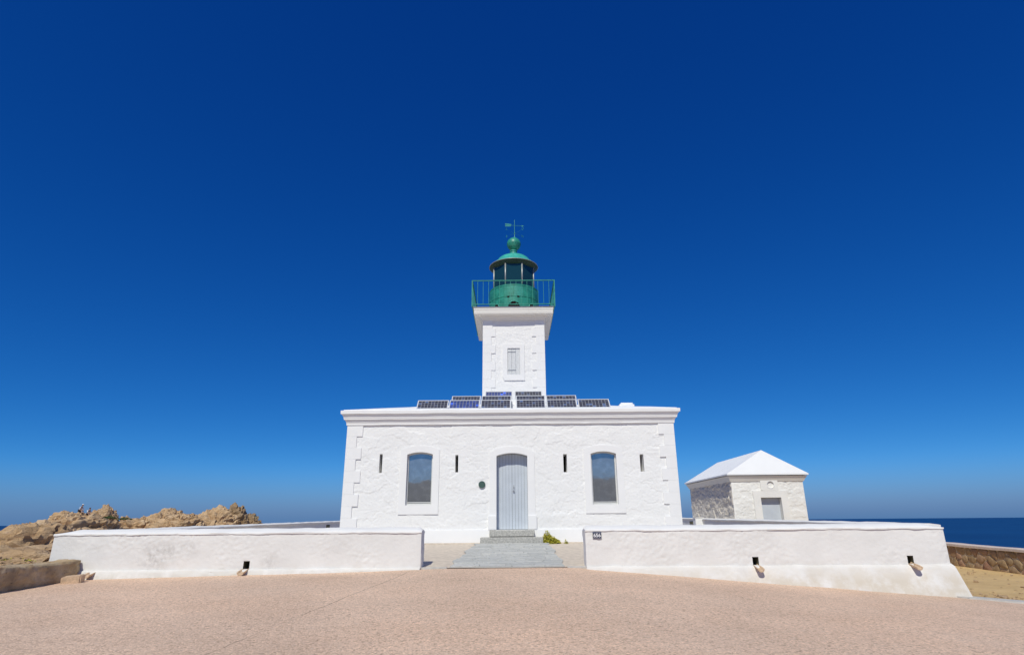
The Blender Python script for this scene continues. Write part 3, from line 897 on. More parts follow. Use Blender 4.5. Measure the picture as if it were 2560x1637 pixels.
for x, y in corners:
    mb = MB(); mb.box(x - .022, x + .022, y - .022, y + .022, 8.76, ZT - .015); part(mb, 'railing_post', M['green'], rail)

# ---- lantern
LX, LY = 0.10, 26.11
mb = MB()
mb.lathe([(1.14, 8.786), (1.14, 10.12), (1.155, 10.13), (1.155, 10.185), (1.13, 10.20), (0.90, 10.21)], LX, LY, 64)
lan = part(mb, 'lantern', M['green'], lh, smooth=True, sharp=30)
# riveted cladding plates on the drum, two courses
def curved_plate(a0, a1, z0, z1, r=1.142, th=.014, n=8):
    m_ = MB()
    A = np.linspace(a0, a1, n)
    P0 = np.zeros((n, 4, 3))
    for k, a in enumerate(A):
        for j, (rr, z) in enumerate(((r, z0), (r + th, z0 + .006), (r + th, z1 - .006), (r, z1))):
            P0[k, j] = (LX + rr * math.cos(a), LY + rr * math.sin(a), z)
    m_.grid(P0)
    for e in (0, n - 1):
        m_.add(P0[e].tolist(), [(0, 1, 2, 3)])
    return m_
npl = 16
for k in range(npl):
    a0 = 2 * math.pi * (k + .0) / npl + .012; a1 = 2 * math.pi * (k + 1) / npl - .012
    part(curved_plate(a0, a1, 9.60, 10.11), 'drum_plate', M['lightgreen'] if k % 5 == 2 else M['green'], lan, True, 30)
    b0 = a0 + math.pi / npl; b1 = a1 + math.pi / npl
    part(curved_plate(b0, b1, 9.03, 9.585), 'drum_plate', M['green'], lan, True, 30)
# ventilation openings with hoods low on the drum
for ang in (-90, -90 - 43, -90 + 43, 0, 180, 90):
    a = R(ang); hw = .26 if ang == -90 else .15
    angs = [hw / 1.15 * math.cos(math.pi * k / 12) for k in range(13)]
    tops = [9.10 + (.25 if ang == -90 else .22) * math.sin(math.pi * k / 12) for k in range(13)]
    m_ = MB(); P = np.zeros((13, 2, 3))
    for k in range(13):
        for j, z in enumerate((9.04, tops[k] + .002)):
            P[k, j] = (LX + 1.161 * math.cos(a + angs[k]), LY + 1.161 * math.sin(a + angs[k]), z)
    m_.grid(P); part(m_, 'drum_vent', M['black'], lan)
    m_ = MB(); m_.tube([(LX + 1.168 * math.cos(a + p_ * 1.06), LY + 1.168 * math.sin(a + p_ * 1.06), 9.10 + (z - 9.10) * 1.08) for p_, z in zip(angs, tops)], .016, 6)
    part(m_, 'vent_hood', M['dome'], lan, True)
for sx in (-.22, .17):
    a = -math.pi / 2 + sx
    m_ = MB(); m_.add([(LX + 1.164 * math.cos(a + q), LY + 1.164 * math.sin(a + q), z) for q, z in ((-.045, 9.55), (.045, 9.55), (.045, 9.62), (-.045, 9.62))], [(0, 1, 2, 3)])
    part(m_, 'drum_slot', M['black'], lan)
# octagonal glazing
Rg = 1.0
G0, G1 = 10.20, 11.33
oc = [(LX + Rg * math.cos(R(22.5 + 45 * k)), LY + Rg * math.sin(R(22.5 + 45 * k))) for k in range(8)]
for k in range(8):
    (ax, ay), (bx, by) = oc[k], oc[(k + 1) % 8]
    m_ = MB(); m_.add([(ax, ay, G0), (bx, by, G0), (bx, by, G1), (ax, ay, G1)], [(0, 1, 2, 3)])
    part(m_, 'lantern_pane', M['lglass'], lan)
    m_ = MB(); m_.tube([(ax, ay, G0), (ax, ay, G1)], .034, 8); part(m_, 'mullion', M['mullion'], lan, True)
# roof
mb = MB(); mb.lathe([(1.150, 11.475), (1.13, 11.49), (1.00, 11.60), (.88, 11.70), (.80, 11.765), (.775, 11.80), (.73, 11.88), (.62, 11.965), (.46, 12.045), (.28, 12.105), (.17, 12.125)], LX, LY, 64)
lr = part(mb, 'lantern_roof', M['dome'], lan, True, 28)
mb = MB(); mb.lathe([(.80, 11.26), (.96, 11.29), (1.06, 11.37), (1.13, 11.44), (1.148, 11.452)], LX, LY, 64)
part(mb, 'roof_soffit', M['soffit_shade'], lan, True, 40)
mb = MB(); mb.lathe([(1.146, 11.450), (1.160, 11.455), (1.163, 11.465), (1.158, 11.477), (1.146, 11.479)], LX, LY, 64)
part(mb, 'roof_rim_highlight', M['mullion'], lan, True, 60)  # pale ring paints the bright highlight along the eave edge
mb = MB(); mb.lathe([(.20, 12.115), (.16, 12.15), (.15, 12.30), (.178, 12.315), (.178, 12.36), (.15, 12.375), (.10, 12.39)], LX, LY, 32); part(mb, 'roof_collar', M['lightgreen'], lan, True, 40)
mb = MB(); mb.lathe([(max(.001, .335 * math.sin(math.pi * k / 28)), 12.71 - .335 * math.cos(math.pi * k / 28)) for k in range(29)], LX + .02, LY, 48)
ball = part(mb, 'roof_ball', M['green'], lan, True)
m_ = MB()
for k in range(14):
    a = 2 * math.pi * k / 14
    c_ = Vector((LX + .02 + .331 * math.cos(a), LY + .331 * math.sin(a), 12.665))
    m_.tube([c_ - Vector((math.cos(a), math.sin(a), 0)) * .01, c_ + Vector((math.cos(a), math.sin(a), 0)) * .005], .013, 8)
part(m_, 'ball_vent_holes', M['black'], lan)

# ---- weather vane (turns on the finial)
VX = LX + .06
m_ = MB(); m_.lathe([(.06, 13.03), (.05, 13.06), (.018, 13.12), (.014, 13.28), (.03, 13.285), (.03, 13.315), (.014, 13.32), (.012, 13.7), (.010, 14.02), (.001, 14.04)], VX, LY, 10)
vane = part(m_, 'weather_vane', M['lightgreen'], lh, True, 40)
d_ = Vector((.98, .14, 0)).normalized(); up = Vector((0, 0, 1)); c_ = Vector((VX, LY, 13.72)); nrm = d_.cross(up) * .004
m_ = MB(); m_.tube([c_ - d_ * .44, c_ + d_ * .42], .0075, 6); part(m_, 'arrow_shaft', M['lightgreen'], vane)
def flat(poly, nm):
    m_ = MB(); m_.prism(poly, lambda q: tuple(c_ + d_ * q[0] + up * q[1] - nrm), lambda q: tuple(c_ + d_ * q[0] + up * q[1] + nrm)); part(m_, nm, M['lightgreen'], vane)
flat([(.36, -.045), (.47, 0), (.36, .045)], 'arrow_head')
flat([(-.46, .022), (-.17, .018), (-.14, .06), (-.46, .085)], 'arrow_feather')
flat([(-.46, -.075), (-.17, -.055), (-.17, -.022), (-.46, -.026)], 'arrow_feather')
for k, ch in enumerate('NESO'):
    a = R(45 + 90 * k)
    e_ = Vector((VX + .46 * math.cos(a), LY + .46 * math.sin(a), 13.31))
    m_ = MB(); m_.tube([(VX, LY, 13.30), tuple(e_)], .0025, 5); part(m_, 'compass_arm', M['lightgreen'], vane)
    cu = bpy.data.curves.new('compass_letter', 'FONT'); cu.body = ch; cu.size = .16; cu.extrude = .003; cu.align_x = 'CENTER'; cu.align_y = 'CENTER'
    o = bpy.data.objects.new('tmp', cu); C.objects.link(o)
    bpy.context.view_layer.update()
    me = bpy.data.meshes.new_from_object(o.evaluated_get(bpy.context.evaluated_depsgraph_get()))
    bpy.data.objects.remove(o)
    me.materials.clear(); me.materials.append(M['lightgreen'])
    lo = bpy.data.objects.new('compass_letter', me); C.objects.link(lo); lo.parent = vane
    lo.matrix_basis = Matrix.Translation(e_ + Vector((.09 * math.cos(a), .09 * math.sin(a), .02))) @ Matrix.Rotation(a, 4, 'Z') @ Matrix.Rotation(R(90), 4, 'X')

# ---- front steps
steps = thing('door_steps', 'two grey granite steps below the plank door', 'steps', (-.06, 20.4, -.7))
for nm, x0, x1, y0, y1, z0, z1 in (('step', -.79, .68, 20.42, 20.74, -.47, -.266), ('step', -1.07, .94, 20.10, 20.74, -.70, -.485)):
    nx, ny = 40, 8
    mb = MB(); mb.box(x0, x1, y0, y1, z0, z1, .014)
    part(mb, nm, M['step'], steps)

# ---- green wall plaque
m_ = MB(); m_.lathe([(.001, 0), (.085, 0), (.09, .006), (.112, .006), (.115, 0), (.115, -.03)], 0, 0, 36)
o = m_.build('wall_plaque', M['darkgreen'], None, True, sharp=30)
o.matrix_world = Matrix.Translation((-1.06, F - .045, 1.19)) @ Matrix.Rotation(R(90), 4, 'X')
tag(o, 'round dark green plaque on the facade beside the door', 'plaque')

# ================================================================== solar panels
def uv_quad(me):
    uvl = me.uv_layers.new(name='UVMap')
    for k, q in enumerate(((0, 0), (1, 0), (1, 1), (0, 1))): uvl.data[k].uv = q
def solar_panel(x0, x1, ybot, zbot, ytop, ztop, roof_z, label, cells='cells'):
    t = thing('solar_panel', label, 'solar panel', ((x0 + x1) / 2, ybot, zbot), 'solar panels on the house roof')
    up_ = Vector((0, ytop - ybot, ztop - zbot)); L = up_.length; up_.normalize(); n_ = Vector((0, -up_.z, up_.y)); n_ = -n_ if n_.z < 0 else n_
    w = (x1 - x0) / 2 - .012
    def pt(u, v, h): return tuple(Vector((u, 0, 0)) + up_ * v + n_ * h)
    m_ = MB(); b = .032
    for (u0, u1, v0, v1) in ((-w, w, 0, b), (-w, w, L - b, L), (-w, -w + b, b, L - b), (w - b, w, b, L - b)):
        V = [pt(u, v, h) for h in (0, .035) for u, v in ((u0, v0), (u1, v0), (u1, v1), (u0, v1))]
        m_.add(V, [(0, 3, 2, 1), (4, 5, 6, 7), (0, 1, 5, 4), (1, 2, 6, 5), (2, 3, 7, 6), (3, 0, 4, 7)])
    m_.build('panel_frame', M['alu'], t)
    m_ = MB(); m_.add([pt(-w + b, b, .022), pt(w - b, b, .022), pt(w - b, L - b, .022), pt(-w + b, L - b, .022)], [(0, 1, 2, 3)])
    o = m_.build('cell_sheet', M[cells], t, fix=False); uv_quad(o.data)
    for s in (-1, 1):
        m_ = MB()
        top = Vector((s * (w - .06), ytop - ybot + .0, ztop - zbot - .02)); foot = Vector((s * (w - .06), ytop - ybot + .02, roof_z(ytop) - zbot))
        m_.tube([tuple(top), tuple(foot)], .016, 6)
        lo = Vector((s * (w - .06), .03, .0)); lf = Vector((s * (w - .06), .03, roof_z(ybot) - zbot - .02)); m_.tube([tuple(lo), tuple(lf)], .014, 6)
        m_.build('support_leg', M['alu'], t)
rz = lambda y: 3.755 + .23 * (y - F + .08) - .02
ROWS = [('front row', 21.02, 3.80, 21.40, 4.175, [(-3.44, -2.30), (-2.29, -1.17), (-1.16, -.05), (.11, 1.19), (1.21, 2.32), (2.34, 3.50)]),
        ('middle row', 21.92, 4.14, 22.30, 4.505, [(-2.30, -1.19), (-1.18, -.03), (.11, 1.24), (1.25, 2.41)]),
        ('back row against the tower', 22.92, 4.52, 23.30, 4.885, [(-1.09, .01), (.07, 1.18)])]
names = {6: ['leftmost', 'second from left', 'third from left', 'third from right', 'second from right', 'rightmost'], 4: ['leftmost', 'second from left', 'second from right', 'rightmost'], 2: ['left one', 'right one']}
BLUE = {(6, 1), (2, 0)}
for rn, yb, zb, yt_, zt_, xs_ in ROWS:
    for k, (a, b_) in enumerate(xs_):
        solar_panel(a, b_, yb, zb, yt_, zt_, rz, 'tilted %s solar panel, %s of the %s' % ('bluer' if (len(xs_), k) in BLUE else 'dark', names[len(xs_)][k], rn), 'bluecells' if (len(xs_), k) in BLUE else 'cells')

# ================================================================== boundary walls
WY = 15.5; WT = 0.50
Z_W0 = -1.05                                 # top of the flared plinth
def front_boundary(name, label, x0, x1, holes, outer, seed):
    t = thing(name, label, 'wall', ((x0 + x1) / 2, WY + .25, -1.1))
    res = .03
    nu = int((x1 - x0) / res) + 1
    # front
    XX, ZZ = np.meshgrid(np.linspace(x0, x1, nu), np.linspace(Z_W0 - .1, -.235, 30), indexing='ij')
    DD = plaster(XX, ZZ, seed, 1.0) * fade_edges(XX, ZZ, .05, 'lr')
    xc = (XX[:-1, :-1] + XX[1:, 1:]) / 2; zc = (ZZ[:-1, :-1] + ZZ[1:, 1:]) / 2
    keep = np.ones(xc.shape, bool)
    for hx, hw, h0, h1 in holes: keep &= ~((np.abs(xc - hx) < hw) & (zc > h0) & (zc < h1))
    mb = MB(); mb.grid(np.stack([XX, WY - DD, ZZ], -1), keep)
    # rear and ends, with a rounded irregular arris
    XX, ZZ = np.meshgrid(np.linspace(x0, x1, 80), np.linspace(-1.6, -.235, 14), indexing='ij')
    mb.grid(np.stack([XX, WY + WT + plaster(XX, ZZ, seed + 5), ZZ], -1))
    for xe, sg in ((x0, -1), (x1, 1)):
        YY, ZZ = np.meshgrid(np.linspace(WY, WY + WT, 18), np.linspace(-1.9 if xe > 5 else -1.3, -.235, 30), indexing='ij')
        D = plaster(YY * 1.3, ZZ, seed + 7, 1.6) * fade_edges(YY, ZZ, .04, 'lr')
        mb.grid(np.stack([xe + sg * D, YY, ZZ], -1))
    body = part(mb, 'wall_body', M['wallwhite'], t, smooth=True)
    # plinth, flaring out to the ground
    xsx = np.linspace(x0 - (.02 if outer < 0 else 0), x1 + (.02 if outer > 0 else 0), 160); n2 = 14
    P = np.zeros((len(xsx), n2, 3))
    for i, x in enumerate(xsx):
        gz = float(plaza_z(x, 15.2)) - .06
        h = max(.02, Z_W0 - gz)
        rough = float(fbm(np.array([[x * 1.4, seed, 0.]]), 3)[0])
        flare = .07 + .30 * min(1, h / .75)
        for j in range(n2):
            s = j / (n2 - 1)
            z = Z_W0 + .012 * rough - s * h
            prof_ = .035 + .02 * min(1, s * 12) + (flare - .05) * s
            y = WY - (prof_ if j > 0 else -.03)
            P[i, j] = (x, y, z)
    U = P[..., 0]; V = P[..., 2]
    P[..., 1] -= plaster(U, V * 1.2, seed + 11, 1.4) * np.clip(np.arange(n2) / 3., 0, 1)[None, :]
    if outer:                                  # the outer corner of the plinth spreads sideways too
        m_ = (np.arange(n2) / (n2 - 1.)); k = -1 if outer > 0 else 0
        P[k, :, 0] += outer * (.01 + .10 * m_)
    mb = MB(); mb.grid(P)
    k = -1 if outer > 0 else 0
    if outer:
        Q = np.stack([P[k], P[k] + np.array([0, WT + .1, 0])], 0); Q[1, :, 1] = WY + WT; mb.grid(Q)
        k2 = 0 if outer > 0 else -1
    part(mb, 'wall_plinth', M['plinth_left' if outer < 0 else 'plinth'], t, smooth=True, sharp=50)
    # hipped coping
    nx = int((x1 - x0) / .07)
    X = np.linspace(x0 - .008, x1 + .008, nx)
    prof_ = [(.02, -.254), (-.027, -.250), (-.029, -.222), (-.012, -.200), (.08, -.165), (.17, -.135), (.25, -.118), (.33, -.135), (.47, -.20), (.54, -.22), (.54, -.262), (.50, -.262)]
    P = np.zeros((nx, len(prof_), 3))
    e1 = .46
    for i, x in enumerate(X):
        el = (x - X[0]) if outer < 0 else (X[-1] - x)
        hip = min(1, el / e1) if outer else 1
        eg = (X[-1] - x) if outer < 0 else (x - X[0])
        rnd = min(1, (eg / .07)) ** .5
        for j, (dy, z) in enumerate(prof_):
            zz = -.215 + (z + .215) * (hip * (.35 + .65 * rnd)) if z > -.215 else z
            P[i, j] = (x, WY + dy, zz)
    for j in range(len(prof_)):
        nzv = fbm(np.c_[X * 1.5, np.full(nx, j * .35), np.full(nx, seed + 20.)], 3)
        nz2 = fbm(np.c_[X * 5, np.full(nx, j * .35), np.full(nx, seed + 27.)], 2)
        P[:, j, 2] += .014 * nzv + (.007 * nz2 if j < 4 else 0.003 * nz2)
        P[:, j, 1] += .010 * fbm(np.c_[X * 2.5, np.full(nx, j * .3), np.full(nx, seed + 33.)], 3)
    mb = MB(); mb.grid(P)
    for i in (0, nx - 1): mb.add(P[i].tolist(), [tuple(range(len(prof_)))])
    part(mb, 'wall_coping', M['coping'], t, smooth=True, sharp=45)
    # drain recesses and spouts
    for n_, (hx, hw, h0, h1) in enumerate(holes):
        mb = MB()
        V = [(hx - hw, WY + .015, h0), (hx + hw, WY + .015, h0), (hx + hw, WY + .015, h1), (hx - hw, WY + .015, h1)]
        V2 = [(a, WY + .34, c) for a, _, c in V]
        mb.add(V + V2, [(0, 1, 5, 4), (1, 2, 6, 5), (2, 3, 7, 6), (3, 0, 4, 7), (4, 5, 6, 7)])
        dr = part(mb, 'drain_opening', M['niche'], t)
        # U-shaped chute sloping out of the opening
        sw = hw + .012; n3 = 9
        P = []
        for (y, z, sc_) in ((WY + .12, h0 + .0, .85), (WY - .06, h0 - .035, .9), (WY - .18, h0 - .06, .95), (WY - .29, h0 - .09, .85)):
            inn, out_ = [], []
            for k in range(n3):
                a = math.pi * (1 + k / (n3 - 1))
                inn.append((hx + math.cos(a) * sw * .74 * sc_, y, z + .04 + math.sin(a) * .040))
                out_.append((hx + math.cos(a) * sw * 1.12 * sc_, y, z + .045 + math.sin(a) * .075))
            P.append(inn + out_[::-1])
        nn = len(P[0]); V = [q for r_ in P for q in r_]
        Fc = [(i * nn + k, i * nn + (k + 1) % nn, (i + 1) * nn + (k + 1) % nn, (i + 1) * nn + k) for i in range(3) for k in range(nn)]
        for k in range(n3 - 1):
            Fc.append((3 * nn + k, 3 * nn + k + 1, 3 * nn + nn - 2 - k, 3 * nn + nn - 1 - k))
        mb = MB(); mb.add(V, Fc)
        part(mb, 'drain_spout', M['spout'], dr, smooth=True, sharp=40)
    return t

wl_ = front_boundary('boundary_wall', 'low white wall left of the gate, with one drain and a grey smudge', -11.31, -2.27, [(-6.5, .075, -1.06, -.86), (-10.15, .07, -1.09, -1.052)], -1, 2)
wr_ = front_boundary('boundary_wall', 'low white wall right of the gate, carrying the number plate and two drains', 1.76, 10.57, [(5.87, .07, -1.075, -.875), (9.63, .07, -1.06, -.86)], 1, 6)

def side_boundary(name, label, x, inner, y0, y1, seed, post=None):
    """side wall running back, its top rising slightly"""
    t = thing(name, label, 'wall', (x, (y0 + y1) / 2, -1))
    ztop = lambda y: -.13 + (y - 15.6) * .0115
    n = int((y1 - y0) / .09)
    YY, S_ = np.meshgrid(np.linspace(y0, y1, n), np.linspace(0, 1, 16), indexing='ij')
    ZZ = -2.1 + S_ * (ztop(YY) - .09 + 2.1)
    mb = MB()
    mb.grid(np.stack([x + inner * plaster(YY, ZZ, seed, 1.2), YY, ZZ], -1))
    mb.grid(np.stack([x - inner * .45 + 0 * YY, YY, ZZ], -1))
    part(mb, 'wall_body', M['wallwhite'], t, smooth=True)
    Y = np.linspace(y0, y1, n)
    prof_ = [(.0, -.10), (.045, -.095), (.05, -.05), (.03, -.035), (-.2, .0), (-.42, -.03), (-.49, -.05), (-.49, -.1), (-.44, -.1)]
    P = np.zeros((n, len(prof_), 3))
    for j, (dx, dz) in enumerate(prof_):
        P[:, j, 0] = x + inner * dx; P[:, j, 1] = Y; P[:, j, 2] = ztop(Y) + dz + .014 * fbm(np.c_[Y * .9, np.full(n, j * .3), np.full(n, seed + 3.)], 3)
    mb = MB(); mb.grid(P)
    for i in (0, n - 1): mb.add(P[i].tolist(), [tuple(range(len(prof_)))])
    part(mb, 'wall_coping', M['coping'], t, smooth=True, sharp=45)
    if post:
        mb = MB(); py = post
        mb.box(min(x + inner * .40, x - inner * .05), max(x + inner * .40, x - inner * .05), py, py + .5, -1, ztop(py) + .0, .02)
        mb.box(min(x + inner * .43, x - inner * .05), max(x + inner * .43, x - inner * .05), py - .02, py + .52, ztop(py) + .002, ztop(py) + .035, .01)
        part(mb, 'pilaster', M['smooth'], t)
    for py in ((36.6,) if inner < 0 else (34.7,)):
        mb = MB(); mb.box(x + inner * .02 - .02, x + inner * .02 + .02, py - .3, py + .3, ztop(py) - .34, ztop(py) - .19); part(mb, 'drain_opening', M['niche'], t)
    return t
side_boundary('side_wall', 'white side wall running back beside the house towards the rocks', -10.30, 1, 16.02, 42.3, 12)
side_boundary('side_wall', 'white side wall with a pilaster in front of the outbuilding', 10.40, -1, 16.02, 42.3, 15, post=34.4)

# number plate
pl = thing('number_plate', 'small navy enamel house number plate reading 656 on the wall', 'number plate', (2.045, WY - .02, -.345))
m_ = MB(); m_.box(-.108, .108, -.016, .0, -.075, .075, .006); m_.build('plate_back', M['plate'], pl)
m_ = MB()
for (a, b_, c, d2) in ((-.101, .101, .064, .067), (-.101, .101, -.067, -.064), (-.101, -.098, -.064, .064), (.098, .101, -.064, .064)): m_.box(a, b_, -.0185, -.0155, c, d2)
m_.build('plate_border', M['enamel'], pl)
cu = bpy.data.curves.new('digits', 'FONT'); cu.body = '656'; cu.size = .118; cu.extrude = .002; cu.offset = .003; cu.align_x = 'CENTER'; cu.align_y = 'CENTER'
o = bpy.data.objects.new('tmp', cu); C.objects.link(o); bpy.context.view_layer.update()
me = bpy.data.meshes.new_from_object(o.evaluated_get(bpy.context.evaluated_depsgraph_get())); bpy.data.objects.remove(o)
me.materials.clear(); me.materials.append(M['enamel'])
o = bpy.data.objects.new('plate_digits', me); C.objects.link(o); o.parent = pl
o.matrix_basis = Matrix.Translation((0, -.018, 0)) @ Matrix.Rotation(R(90), 4, 'X')

# ================================================================== slate path between gate and steps
path = thing('slate_path', 'grey slate path leading from the gate up to the steps', 'path', (0, 17.8, -.9))
y0, y1 = 15.62, 20.08
def path_x(y):
    s = (y - y0) / (y1 - y0)
    wob = .05 * math.sin(y * 3.3) + .03 * math.sin(y * 7.1)
    return (-1.60 + .37 * s + wob, 1.26 - .15 * s - wob * .7)
nn = 30; P = np.zeros((nn, 8, 3))
for i, y in enumerate(np.linspace(y0, y1, nn)):
    a, b_ = path_x(y)
    for j in range(8): P[i, j] = (a + (b_ - a) * j / 7, y, float(yard_z(y)) + .026)
Q0 = P[0].copy(); Q0[:, 1] -= .02; Q0[:, 2] = -1.25
mb = MB(); mb.grid(P); mb.grid(np.stack([P[0], Q0], 0)); part(mb, 'path_bed', M['slatejoint'], path, smooth=True)
y = y0
rr = random.Random(5)
while y < y1 - .05:
    h = rr.uniform(.10, .19)
    h = min(h, y1 - y)
    a, b_ = path_x(y + h / 2)
    x = a
    while x < b_ - .04:
        w = rr.uniform(.35, .85)
        if x + w > b_ - .2: w = b_ - x
        g_ = .008
        q = [(x + g_ + rr.uniform(0, .012), y + g_ + rr.uniform(0, .02)), (x + w - g_, y + g_ + rr.uniform(0, .02)), (x + w - g_ - rr.uniform(0, .012), y + h - g_ - rr.uniform(0, .02)), (x + g_, y + h - g_ - rr.uniform(0, .02))]
        top = .038 + rr.uniform(0, .014); tl = rr.uniform(-.006, .006)
        cxq, cyq = x + w / 2, y + h / 2
        m_ = MB()
        V = [(px, py, float(yard_z(py)) + (-.03 if y < y0 + .02 else .02)) for px, py in q]
        V += [(cxq + (px - cxq) * .975, cyq + (py - cyq) * .93, float(yard_z(py)) + top + tl * (1 if px > cxq else -1)) for px, py in q]
        m_.add(V, [(4, 5, 6, 7), (0, 1, 5, 4), (1, 2, 6, 5), (2, 3, 7, 6), (3, 0, 4, 7)])
        part(m_, 'slate_slab', M['slate'], path)
        x += w
    y += h
# thin concrete threshold and low apron kerbs beside the steps
mb = MB(); mb.box(-2.25, -1.63, 15.52, 15.66, -1.2, -1.045, .01); mb.box(1.30, 1.75, 15.52, 15.66, -1.2, -1.05, .01)
tag(mb.build('threshold', M['kerb']), 'pale concrete threshold at the gate', kind='structure')
mb = MB(); mb.box(-5.8, -1.10, 20.52, 20.735, -.80, -.655, .012); mb.box(.97, 5.65, 20.52, 20.735, -.80, -.655, .012)
tag(mb.build('apron_edge', M['apron']), 'low beige concrete edge along the foot of the house', kind='structure')

# ================================================================== plants
def bush(name, label, c, size, n, mat, lw, seed):
    r_ = random.Random(seed)
    t = thing(name, label, 'plant', c)
    m_ = MB()
    for k in range(n):
        while True:
            p_ = Vector((r_.uniform(-1, 1), r_.uniform(-1, 1), r_.uniform(0, 1)))
            if p_.x ** 2 + p_.y ** 2 + p_.z ** 2 < 1: break
        lump = .8 + .35 * math.sin(p_.x * 5 + seed) * math.cos(p_.y * 4)
        q = Vector((p_.x * size[0], p_.y * size[1], p_.z * size[2] * lump * (1 - .55 * max(0, p_.x))))
        s = lw * r_.uniform(.6, 1.3)
        d1 = Vector((r_.gauss(0, 1), r_.gauss(0, 1), r_.gauss(0, .8))).normalized(); d2 = d1.orthogonal().normalized()
        m_.add([tuple(q - d1 * s), tuple(q + d2 * s * .5), tuple(q + d1 * s), tuple(q - d2 * s * .5)], [(0, 1, 2, 3)])
    m_.build('leaves', mat, t, fix=False)
    m_ = MB()
    for k in range(7):
        a = r_.uniform(0, 6.28); m_.tube([(0, 0, -.03), (size[0] * .5 * math.cos(a), size[1] * .5 * math.sin(a), size[2] * .5)], [.008, .003], 5)
    m_.build('stems', M['hair'], t)
    return t
bush('low_shrub', 'yellow-green succulent shrub beside the granite steps', (1.16, 20.26, -.70), (.36, .24, .38), 1900, M['leaf'], .030, 3)
bush('low_shrub', 'tiny green tuft at the end of the right wall by the gate', (1.68, 20.2, -.70), (.07, .10, .16), 120, M['leaf'], .02, 4)

# ================================================================== stone ledge on the left
led = thing('stone_ledge', 'brown stone ledge at the left edge, its near face in shade', 'ledge', (-10.8, 11.5, -1.3))
YY, AA = np.meshgrid(np.linspace(5.0, 15.44, 260), np.linspace(0, 1, 40), indexing='ij')
Xf = np.where(AA < .55, -10.50, -10.50 - (AA - .55) / .45 * .42)
base = plaza_z(-10.5, YY) - .06
top = -.83 + .012 * np.sin(YY * 2.1)
Zf = np.where(AA < .55, base + (top - base) * AA / .55, top + .03 * (AA - .55))
n_ = YY.size
D = .030 * fbm(np.c_[YY.ravel() * 1.6, Xf.ravel() * 3, Zf.ravel() * 3], 4) + .020 * ridged(np.c_[YY.ravel() * 5, Xf.ravel() * 7, Zf.ravel() * 9], 3)
D = D.reshape(YY.shape)
edge_ = .5 * np.exp(-((AA - .55) / .03) ** 2)
P = np.stack([Xf + D * (AA < .6) - .035 * edge_, YY, Zf + D * .5 * (AA > .5) - .03 * edge_], -1)
P[:, :, 2] += .03 * fbm(np.c_[YY.ravel() * .9, np.zeros(n_), np.full(n_, 5.)], 2).reshape(YY.shape) * (AA > .3)
mb = MB(); mb.grid(P); mb.add(P[-1].tolist() + [(-10.95, 15.44, -1.6)], [tuple(range(41))]); back_ = P[:, -1].copy(); back_[:, 2] = -1.6; mb.grid(np.stack([P[:, -1], back_], 0))
part(mb, 'ledge_body', M['ledge'], led, smooth=True)

# ================================================================== rocks
_ico = {}
def ico(sub):
    if sub not in _ico:
        bm = bmesh.new(); bmesh.ops.create_icosphere(bm, subdivisions=sub, radius=1)
        bm.verts.index_update()
        _ico[sub] = (np.array([v.co[:] for v in bm.verts]), [[w.index for w in f.verts] for f in bm.faces]); bm.free()
    return _ico[sub]

def voro3(P, seed=0):
    i = np.floor(P).astype(int)
    d1 = np.full(len(P), 9.0); d2 = d1.copy(); hid = np.zeros(len(P)); tl = np.zeros(len(P))
    for a in (-1, 0, 1):
        for b in (-1, 0, 1):
            for c in (-1, 0, 1):
                q = i + (a, b, c)
                h = _perm[_perm[_perm[(q[:, 0] + seed) & 255] + (q[:, 1] & 255)] + (q[:, 2] & 255)]
                h2, h3, h4 = _perm[h + 31], _perm[h + 77], _perm[h + 143]
                r0, r1, r2 = q[:, 0] + h / 255. - P[:, 0], q[:, 1] + h2 / 255. - P[:, 1], q[:, 2] + h3 / 255. - P[:, 2]
                d = np.sqrt(r0 * r0 + r1 * r1 + r2 * r2)
                cl = d < d1
                d2 = np.where(cl, d1, np.minimum(d2, d)); hid = np.where(cl, h4 / 255., hid); tl = np.where(cl, -r2, tl); d1 = np.where(cl, d, d1)
    return d2 - d1, hid, tl

